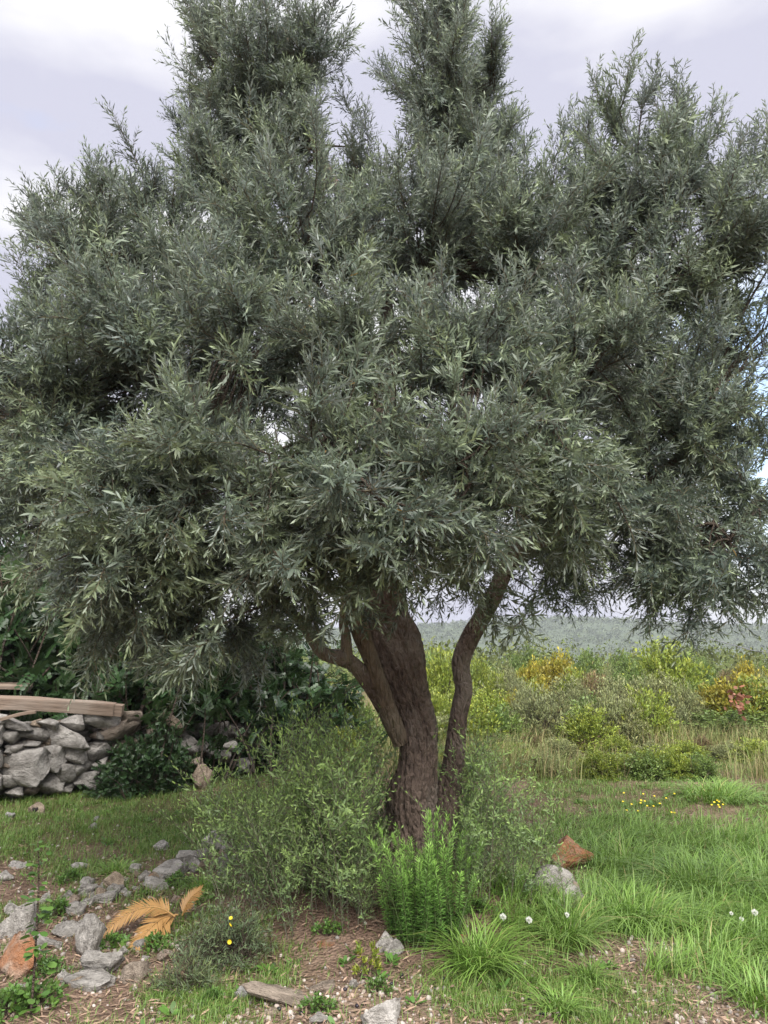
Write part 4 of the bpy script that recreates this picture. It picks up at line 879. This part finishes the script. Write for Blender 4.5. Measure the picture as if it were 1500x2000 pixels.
for lb, px, py, sx_ in (('leafy green weeds round the foot of the tall seedling', 60, 1965, .75), ('green weeds in the bottom left corner', 10, 1985, .7), ('green weeds between the seedling and the salmon-orange boulder', 95, 1900, .5), ('green weeds right of the pointed grey stone', 215, 1850, .45), ('green weed under the dead palm fronds', 305, 1852, .5), ('green weeds behind the long low grey stone', 110, 1790, .6),
                        ('green weed beside the lower tan slabs', 620, 1975, .45), ('green weed right of the smaller tan slab', 742, 1935, .35), ('leafy weed on the soil below the sucker shoots', 640, 1800, .45), ('weed on soil between the round white stone and the herb tuft', 412, 1962, .4), ('weed in turf above the rubble heap', 135, 1722, .5), ('weeds at the foot of the rubble line', 350, 1728, .5), ('broad weed right of the rosemary', 930, 1772, .45)):
    q = ground_at(px, py); put('weed', lb, 'weed', (('foliage', low[0]), ('stems', low[1])), q, (sx_,) * 3, rng.uniform(0, 6))

# grey herb tuft with yellow flowers
hb_ = bush_mesh('herb', 81, .62, .42, 210, 16, .032, .0045, M_herb, up=.2, stem_r=.0022, shell=.5, ygm=.2, base=.3)
q = ground_at(435, 1895); q[1] += .1; q[2] = float(gz(q[0], q[1]))
ht = put('herb_tuft', 'feathery grey-green herb tuft with a few yellow flowers, lower left of centre', 'herb', (('foliage', hb_[0]), ('stems', hb_[1])), q, (1.0, .9, 1.0))
fl = Soup(); n = 12; a_ = np.arange(n) * 2 * np.pi / n; dd = np.stack([np.cos(a_), np.sin(a_), .35 + 0 * a_], -1)
leaves(fl, LEAF_LO, np.zeros((n, 3)), dd, np.tile((0, 0, 1.), (n, 1)), np.full(n, .016), np.full(n, .009), np.tile((.6, 0, 0), (n, 1))); flower_me = fl.mesh('flower', [M_yellow])
for k in range(3):
    tq = hb_[2][rng.integers(210)]; link('flower', flower_me, ht, (.02 + rng.normal(0, .05), -.22 + rng.normal(0, .05), .22 + rng.normal(0, .06)), (rng.normal(.7, .4), rng.normal(0, .4), 0), (rng.uniform(.5, .8),) * 3)
q = ground_at(352, 1945); q[1] += .05
hb2 = bush_mesh('herb2', 85, .38, .24, 100, 10, .04, .004, M_herb, up=.3, stem_r=.0018, shell=.5, ygm=.4, base=.3)
put('herb_tuft', 'smaller dry grey-green tuft in front of the yellow-flowered herb', 'herb', (('foliage', hb2[0]), ('stems', hb2[1])), q, (1, .8, 1))
sp = bush_mesh('spurge', 87, .16, .26, 14, 24, .026, .009, M_lime, up=.6, stem_r=.002, shell=.7, ygm=.35, base=.2)
put('spurge_plant', 'slim yellow-green spurge left of the split white stone', 'plant', (('foliage', sp[0]), ('stems', sp[1])), ground_at(718, 1905))

# ------------------------------------------------------------------ dead palm fronds
lf = Soup(); lf.add(np.array([(0, 0, 0), (-.5, .2, .02), (.5, .2, .02), (-.35, .6, 0), (.35, .6, 0), (0, 1, -.05)]), LEAF_HI[1], (.5, .1, 0)); leaflet = lf.mesh('leaflet', [M_frond])
def frond(label, pts, n, ll):
    p0 = np.array(pts[0]); fr = thing('dead_palm_frond', label, 'palm frond', p0); c = catmull(pts, 40) - p0
    s = Soup(); tubes(s, c[None], np.linspace(.005, .0018, 40)[None], 5, (.5, 0, 0)); link('midrib', s.mesh('midrib', [M_frond], True), fr)
    tg = unit(np.gradient(c, axis=0))
    for k in range(n):
        t = .12 + .87 * (k // 2) / (n / 2); i = min(39, int(t * 39)); sd_ = 1 if k % 2 else -1
        x = unit(np.cross(tg[i], (0, -.55, .83))); d_ = unit(tg[i] * .75 + sd_ * x * .75 + np.array([0, 0, -.10]) + rng.normal(0, .06, 3))
        M3 = frames(d_[None], np.array([[0, -.5, .85]]))[0]; ln = ll * (.55 + .55 * math.sin(math.pi * min(1, t * .8 + .2))) * rng.uniform(.9, 1.1)
        o = link('leaflet', leaflet, fr); m4 = np.eye(4); m4[:3, :3] = M3 * np.array([.010, ln, ln]); m4[:3, 3] = c[i]; o.matrix_basis = Matrix(m4.tolist())
def gl(px, py, gpy, h=0):                   # a point above the ground whose foot is at gpy
    g_ = ground_at(px, gpy); return P(px, py, g_[1])
frond('arched dead palm frond, left one, curving down to the stones', [gl(342, 1790, 1822), gl(318, 1775, 1822), gl(290, 1771, 1824), gl(255, 1782, 1828), gl(222, 1806, 1834), gl(180, 1838, 1838)], 76, .085)
frond('broad dead palm frond, right one, pointing towards the camera', [gl(345, 1786, 1815), gl(320, 1792, 1822), gl(300, 1806, 1835), gl(282, 1826, 1845), gl(262, 1850, 1856)], 60, .095)
frond('second broad dead palm frond lying over the right one', [gl(348, 1786, 1812), gl(330, 1796, 1818), gl(316, 1812, 1830), gl(302, 1830, 1840), gl(290, 1846, 1848)], 50, .08)
frond('small dead palm frond tip sticking up beside the herb tuft', [gl(356, 1788, 1800), gl(364, 1768, 1800), gl(376, 1750, 1800), gl(394, 1736, 1800)], 44, .06)
# ---------------------------------------------------------------- PART 4 below
# ------------------------------------------------------------------ grass
def blades(s, x, y, ln, wd, az, lean, tint, lev=4, z=None):
    n = len(x); z = gz(x, y) if z is None else z; h = np.stack([np.cos(az), np.sin(az), 0 * az], -1); sd_ = np.stack([-np.sin(az + .3), np.cos(az + .3), 0 * az], -1)
    b = np.stack([x, y, z - .005], -1); Vs = []
    for k in range(lev):
        t = k / (lev - 1); c = b + h * (lean * ln * t ** 1.7)[:, None] + np.array([0, 0, 1.]) * (ln * (t - .55 * np.minimum(lean, 1.3) * t ** 2.4))[:, None]
        if k == lev - 1: Vs.append(c[:, None])
        else:
            hw = (wd * .5 * (1 - .55 * t))[:, None] * sd_; Vs.append(np.stack([c - hw, c + hw], 1))
    V = np.concatenate(Vs, 1); m = V.shape[1]; T = []
    for k in range(lev - 2): T += [(2 * k, 2 * k + 1, 2 * k + 3), (2 * k, 2 * k + 3, 2 * k + 2)]
    T.append((m - 3, m - 2, m - 1)); T = np.array(T)
    s.add(V.reshape(-1, 3), T[None] + (np.arange(n) * m)[:, None, None], np.repeat(tint, m, 0))
def gtint(n, dry=.06, lo=.1, hi=.9): return np.stack([rng.uniform(lo, hi, n), np.where(rng.random(n) < dry, rng.uniform(.3, 1, n), rng.uniform(0, .12, n)), np.zeros(n)], -1)
def scatter(n, x0, x1, y0, y1, dens):       # points on the ground, thinned by a density and evenly seen over distance
    yy = 1 / rng.uniform(1 / y1, 1 / y0, n); xx = rng.uniform(x0, x1, n) * np.minimum(1, (yy + 1.2) / (y1 * .8)); k = rng.random(n) < dens(xx, yy); return xx[k], yy[k]
s = Soup()
tx, ty = scatter(8200, -.2, 9.0, 3.2, 8.5, lambda x, y: cover(x, y)[0])      # tufts of long grass
n = 26; X = np.repeat(tx, n); Y = np.repeat(ty, n); k = len(X); sz = np.repeat(rng.uniform(.6, 1.25, len(tx)), n); flow = np.repeat(1.2 * fbm(np.stack([tx * .9, ty * .9, 0 * tx], -1), 2, 71) * 3.14, n)
X = X + rng.normal(0, .045, k); Y = Y + rng.normal(0, .045, k); az = np.where(rng.random(k) < .55, flow + rng.normal(0, .8, k), rng.uniform(0, 6.28, k))
blades(s, X, Y, rng.uniform(.09, .23, k) * sz, rng.uniform(.004, .0075, k), az, rng.uniform(.25, 1.25, k), gtint(k, .05) * np.array([1, 1, 0]))
stuff(link('long_grass', s.mesh('long_grass', [M_grass])), 'lush long green grass on the right', 'grass')
s = Soup(); x, y = scatter(700000, -5.6, 5.6, 3.0, 13.0, lambda x, y: np.clip(cover(x, y)[1] * (.25 + .75 * sstep(-.25, .25, fbm(np.stack([x * 6, y * 6, 0 * x], -1), 2, 91))) + .02, 0, 1)); k = len(x)
print('turf', k)
blades(s, x, y, rng.uniform(.03, .09, k) * (.8 + .04 * y), rng.uniform(.0028, .005, k) * (.6 + .09 * y), rng.uniform(0, 6.28, k), rng.uniform(.2, 1.2, k), gtint(k, .12), lev=3)
stuff(link('short_turf', s.mesh('short_turf', [M_grass])), 'short green turf with bare patches', 'grass')
# dry grass standing between the scrub
s = Soup(); k = 42000; y = 1 / rng.uniform(1 / 20, 1 / 9.2, k); x = rng.uniform(-.12, .62, k) * y; 
kk = fbm(np.stack([x * .8, y * .8, 0 * x], -1), 3, 55) + rng.normal(0, .15, k) > -.1; x, y = x[kk], y[kk]; k = len(x)
blades(s, x, y, rng.uniform(.2, .5, k), rng.uniform(.005, .010, k), rng.uniform(0, 6.28, k), rng.uniform(.1, .7, k), np.stack([rng.uniform(.1, .9, k), np.where(rng.random(k) < .7, rng.uniform(.5, 1, k), .1), 0 * x], -1), lev=3)
stuff(link('dry_grass', s.mesh('dry_grass', [M_dry])), 'tall dry grass between the bushes on the right', 'grass')
def clump(label, px, py, R_, Ln, n, dry=.05, wd=.007):
    Ln *= .82; q = ground_at(px, py); s = Soup(); r_ = 1.25 * R_ * np.sqrt(rng.random(n)); a_ = rng.uniform(0, 6.28, n); az = a_ + rng.normal(0, 1.0, n)
    blades(s, r_ * np.cos(a_), r_ * np.sin(a_), Ln * rng.uniform(.3, 1.15, n), wd * rng.uniform(.7, 1.2, n), az, .25 + .95 * (r_ / R_) * rng.uniform(.6, 1.3, n), gtint(n, dry, .2, .9), lev=6, z=np.zeros(n))
    tag(link('grass_clump', s.mesh('grass_clump', [M_grass]), None, q), label, 'grass clump')
clump('fountain-shaped green grass clump just right of the rosemary foot', 935, 1888, .10, .38, 420)
clump('green grass clump right of the white seed heads', 1105, 1835, .11, .34, 360)
clump('dense grass clump below the grey and ochre boulder', 1235, 1800, .16, .36, 520)
clump('large dark grass clump at the right behind the white flowers', 1370, 1745, .22, .42, 620)
clump('grass clump at the right edge of the frame in the lush grass', 1480, 1735, .2, .40, 480)
clump('grass clump in the lush grass behind the rust-orange boulder', 1215, 1690, .2, .36, 420)
clump('small grass clump on the sandy soil at the bottom', 1095, 1975, .06, .15, 200)
clump('small grass clump on soil below the dense right-hand clump', 1150, 1915, .05, .16, 180)
clump('small grass clump at the right edge near the sandy patch', 1490, 1965, .09, .26, 260)
clump('round dark green grass tussock at the far edge of the meadow', 1400, 1560, .28, .34, 700, wd=.009)
clump('grass clump at the right foot of the tree mound', 1040, 1640, .14, .26, 300)
clump('short grass clump between the rubble stones', 395, 1738, .07, .17, 200)
clump('grass clump in the left rubble behind the angular tan stone', 230, 1705, .08, .16, 220)

# ------------------------------------------------------------------ soil details
s = Soup(); x, y = scatter(34000, -5.5, 6.5, 3.0, 9.5, lambda x, y: np.clip(1 - 1.1 * cover(x, y)[0] - .7 * cover(x, y)[1], .04, 1)); k = len(x)
az = rng.uniform(0, 6.28, k); d_ = np.stack([np.cos(az), np.sin(az), rng.normal(0, .18, k)], -1)
leaves(s, LEAF_LO, np.stack([x, y, gz(x, y) + rng.uniform(.004, .018, k)], -1), d_, np.array([0, 0, 1.]) + rng.normal(0, .35, (k, 3)), rng.uniform(.025, .075, k), rng.uniform(.004, .013, k), np.stack([rng.uniform(0, 1, k), rng.uniform(0, .6, k), 0 * x], -1))
stuff(link('leaf_litter', s.mesh('leaf_litter', [M_litter])), 'dry fallen olive leaves and straw on the bare soil', 'leaf litter')
peb = np.array([(1, 0, 0), (-1, 0, 0), (0, 1, 0), (0, -1, 0), (0, 0, 1), (0, 0, -1), (.62, .62, .55), (-.62, .62, .55), (.62, -.62, .55), (-.62, -.62, .55)], float)
bm = bmesh.new(); bmesh.ops.create_icosphere(bm, subdivisions=1, radius=1); pv = np.array([v_.co[:] for v_ in bm.verts]); pt = np.array([[v_.index for v_ in f_.verts] for f_ in bm.faces]); bm.free()
pv = pv * (1 + .22 * vnoise(pv * 2.3, 6))[:, None]
s = Soup(); x, y = scatter(26000, -5.5, 6, 3.0, 7.5, lambda x, y: np.clip(.08 + .9 * cover(x, y)[2] + .35 * blob(*to_px(x, np.maximum(y, 1.5)), 180, 1800, 260, 150) - cover(x, y)[0], 0, 1)); k = len(x)
sz = np.minimum(rng.gamma(1.4, .0036, k) + .003, .015); M3 = frames(rdir(k), rdir(k)) * (sz[:, None] * rng.uniform(.6, 1.2, (k, 3)))[:, None, :]
s.add(*batch(pv, pt, None, M3, np.stack([x, y, gz(x, y) + sz * .3], -1), np.stack([rng.uniform(0, 1, k), rng.beta(1, 3, k), 0 * x], -1)))
M_gravel = foliage('gravel', (.44, .40, .37), (.44, .40, .37), (.38, .25, .18), (.3, .2, .1), rough=.85, trans=0.0, dark=.55, light=1.35, spec=.2)
stuff(link('gravel', s.mesh('gravel', [M_gravel], True)), 'small stones and gravel on the bare soil', 'gravel')
# broad-leaved ground weeds
s = Soup(); x, y = scatter(1500, -5, 6, 3.0, 9.0, lambda x, y: np.clip(.55 * cover(x, y)[1] + .12, 0, 1) * (1 - cover(x, y)[2])); k = len(x); per = 9
az = np.tile(np.arange(per) * 2 * np.pi / per, k) + np.repeat(rng.uniform(0, 6.28, k), per); el = rng.uniform(.1, 1.0, k * per); sz = np.repeat(rng.uniform(.5, 1.3, k), per)
d_ = np.stack([np.cos(az) * np.cos(el), np.sin(az) * np.cos(el), np.sin(el)], -1); b = np.repeat(np.stack([x, y, gz(x, y)], -1), per, 0)
leaves(s, OVAL, b + d_ * rng.uniform(0, .03, (k * per, 1)), d_, np.array([0, 0, 1.]) + rng.normal(0, .3, (k * per, 3)), rng.uniform(.025, .055, k * per) * sz, rng.uniform(.012, .024, k * per) * sz, np.stack([rng.uniform(.1, 1, k * per), np.repeat(rng.uniform(0, .5, k), per), 0 * az], -1))
stuff(link('ground_weeds', s.mesh('ground_weeds', [M_weed])), 'low broad-leaved weeds scattered over soil and turf', 'weeds')

# fallen olives
for k in range(34):
    px, py = rng.uniform(430, 1200), rng.uniform(1880, 1995); q = ground_at(px, py); q[2] += .007
    tag(link('fallen_olive', olive_me, None, q, (1.57, 0, rng.uniform(0, 6)), (1.15,) * 3), 'small black fallen olive on the bare soil', 'olive', 'fallen olives')
# seed heads and flowers
st = Soup(); tubes(st, np.stack([np.zeros(5), .01 * np.linspace(0, 1, 5) ** 2, np.linspace(0, .16, 5)], -1)[None], np.full((1, 5), .0016), 4, (.5, 0, 0)); fstem = st.mesh('flower_stem', [M_weed])
hd = Soup(); n = 150; q = rdir(n); leaves(hd, LEAF_LO, q * .004, q, rdir(n), np.full(n, .015), np.full(n, .0032), np.tile((.5, 0, 0), (n, 1))); seed_me = hd.mesh('seed_head', [M_white])
for lb, px, py, s_ in (('left of two round white dandelion seed heads right of the rosemary', 983, 1792, 1.0), ('right of two round white dandelion seed heads near the rosemary', 1034, 1798, 1.0), ('white dandelion seed head below the grey and ochre boulder', 1108, 1788, .8), ('larger white flower in the grass at the right edge', 1476, 1783, 1.0), ('small white flower left of the larger one at right', 1450, 1796, .7), ('leftmost small white flower in the lush grass at right', 1430, 1785, .6)):
    f_ = P(px, py, ground_at(px, py + 45)[1]); z0 = float(gz(f_[0], f_[1])); o = thing('dandelion_clock', lb, 'flower', (f_[0], f_[1], z0)); hgt = f_[2] - z0
    link('stem', fstem, o, (0, 0, 0), None, (1, 1, hgt / .16)); link('seed_head', seed_me, o, (0, .01, hgt), None, (s_,) * 3)
for k in range(26):
    px, py = (rng.uniform(1210, 1330), rng.uniform(1562, 1612)) if k < 18 else (rng.uniform(1385, 1415), rng.uniform(1575, 1596)); q = ground_at(px, py)
    o = thing('yellow_flower', 'small yellow dandelion in the short grass at the far side' if k < 18 else 'small yellow dandelion in the cluster beside the round tussock', 'flower', q, 'yellow dandelions in the meadow' if k < 18 else 'yellow dandelions by the tussock')
    link('stem', fstem, o, None, None, (1, 1, .45)); link('flower_head', flower_me, o, (0, .01, .075), (.5, 0, 0), (.75,) * 3)

# ------------------------------------------------------------------ air
bm = bmesh.new(); bmesh.ops.create_cube(bm, size=1); me = bpy.data.meshes.new('haze'); bm.to_mesh(me); bm.free()
hz, n_, N_, Lk_ = nodes('haze_air'); pv_ = N_('ShaderNodeVolumePrincipled'); pv_.inputs['Color'].default_value = (.86, .90, 1, 1); pv_.inputs['Density'].default_value = .0006; pv_.inputs['Anisotropy'].default_value = .2
Lk_(pv_.outputs[0], N_('ShaderNodeOutputMaterial').inputs['Volume']); me.materials.append(hz)
stuff(link('haze', me, None, (0, 0, -8.0), None, (5300, 5300, 56)))
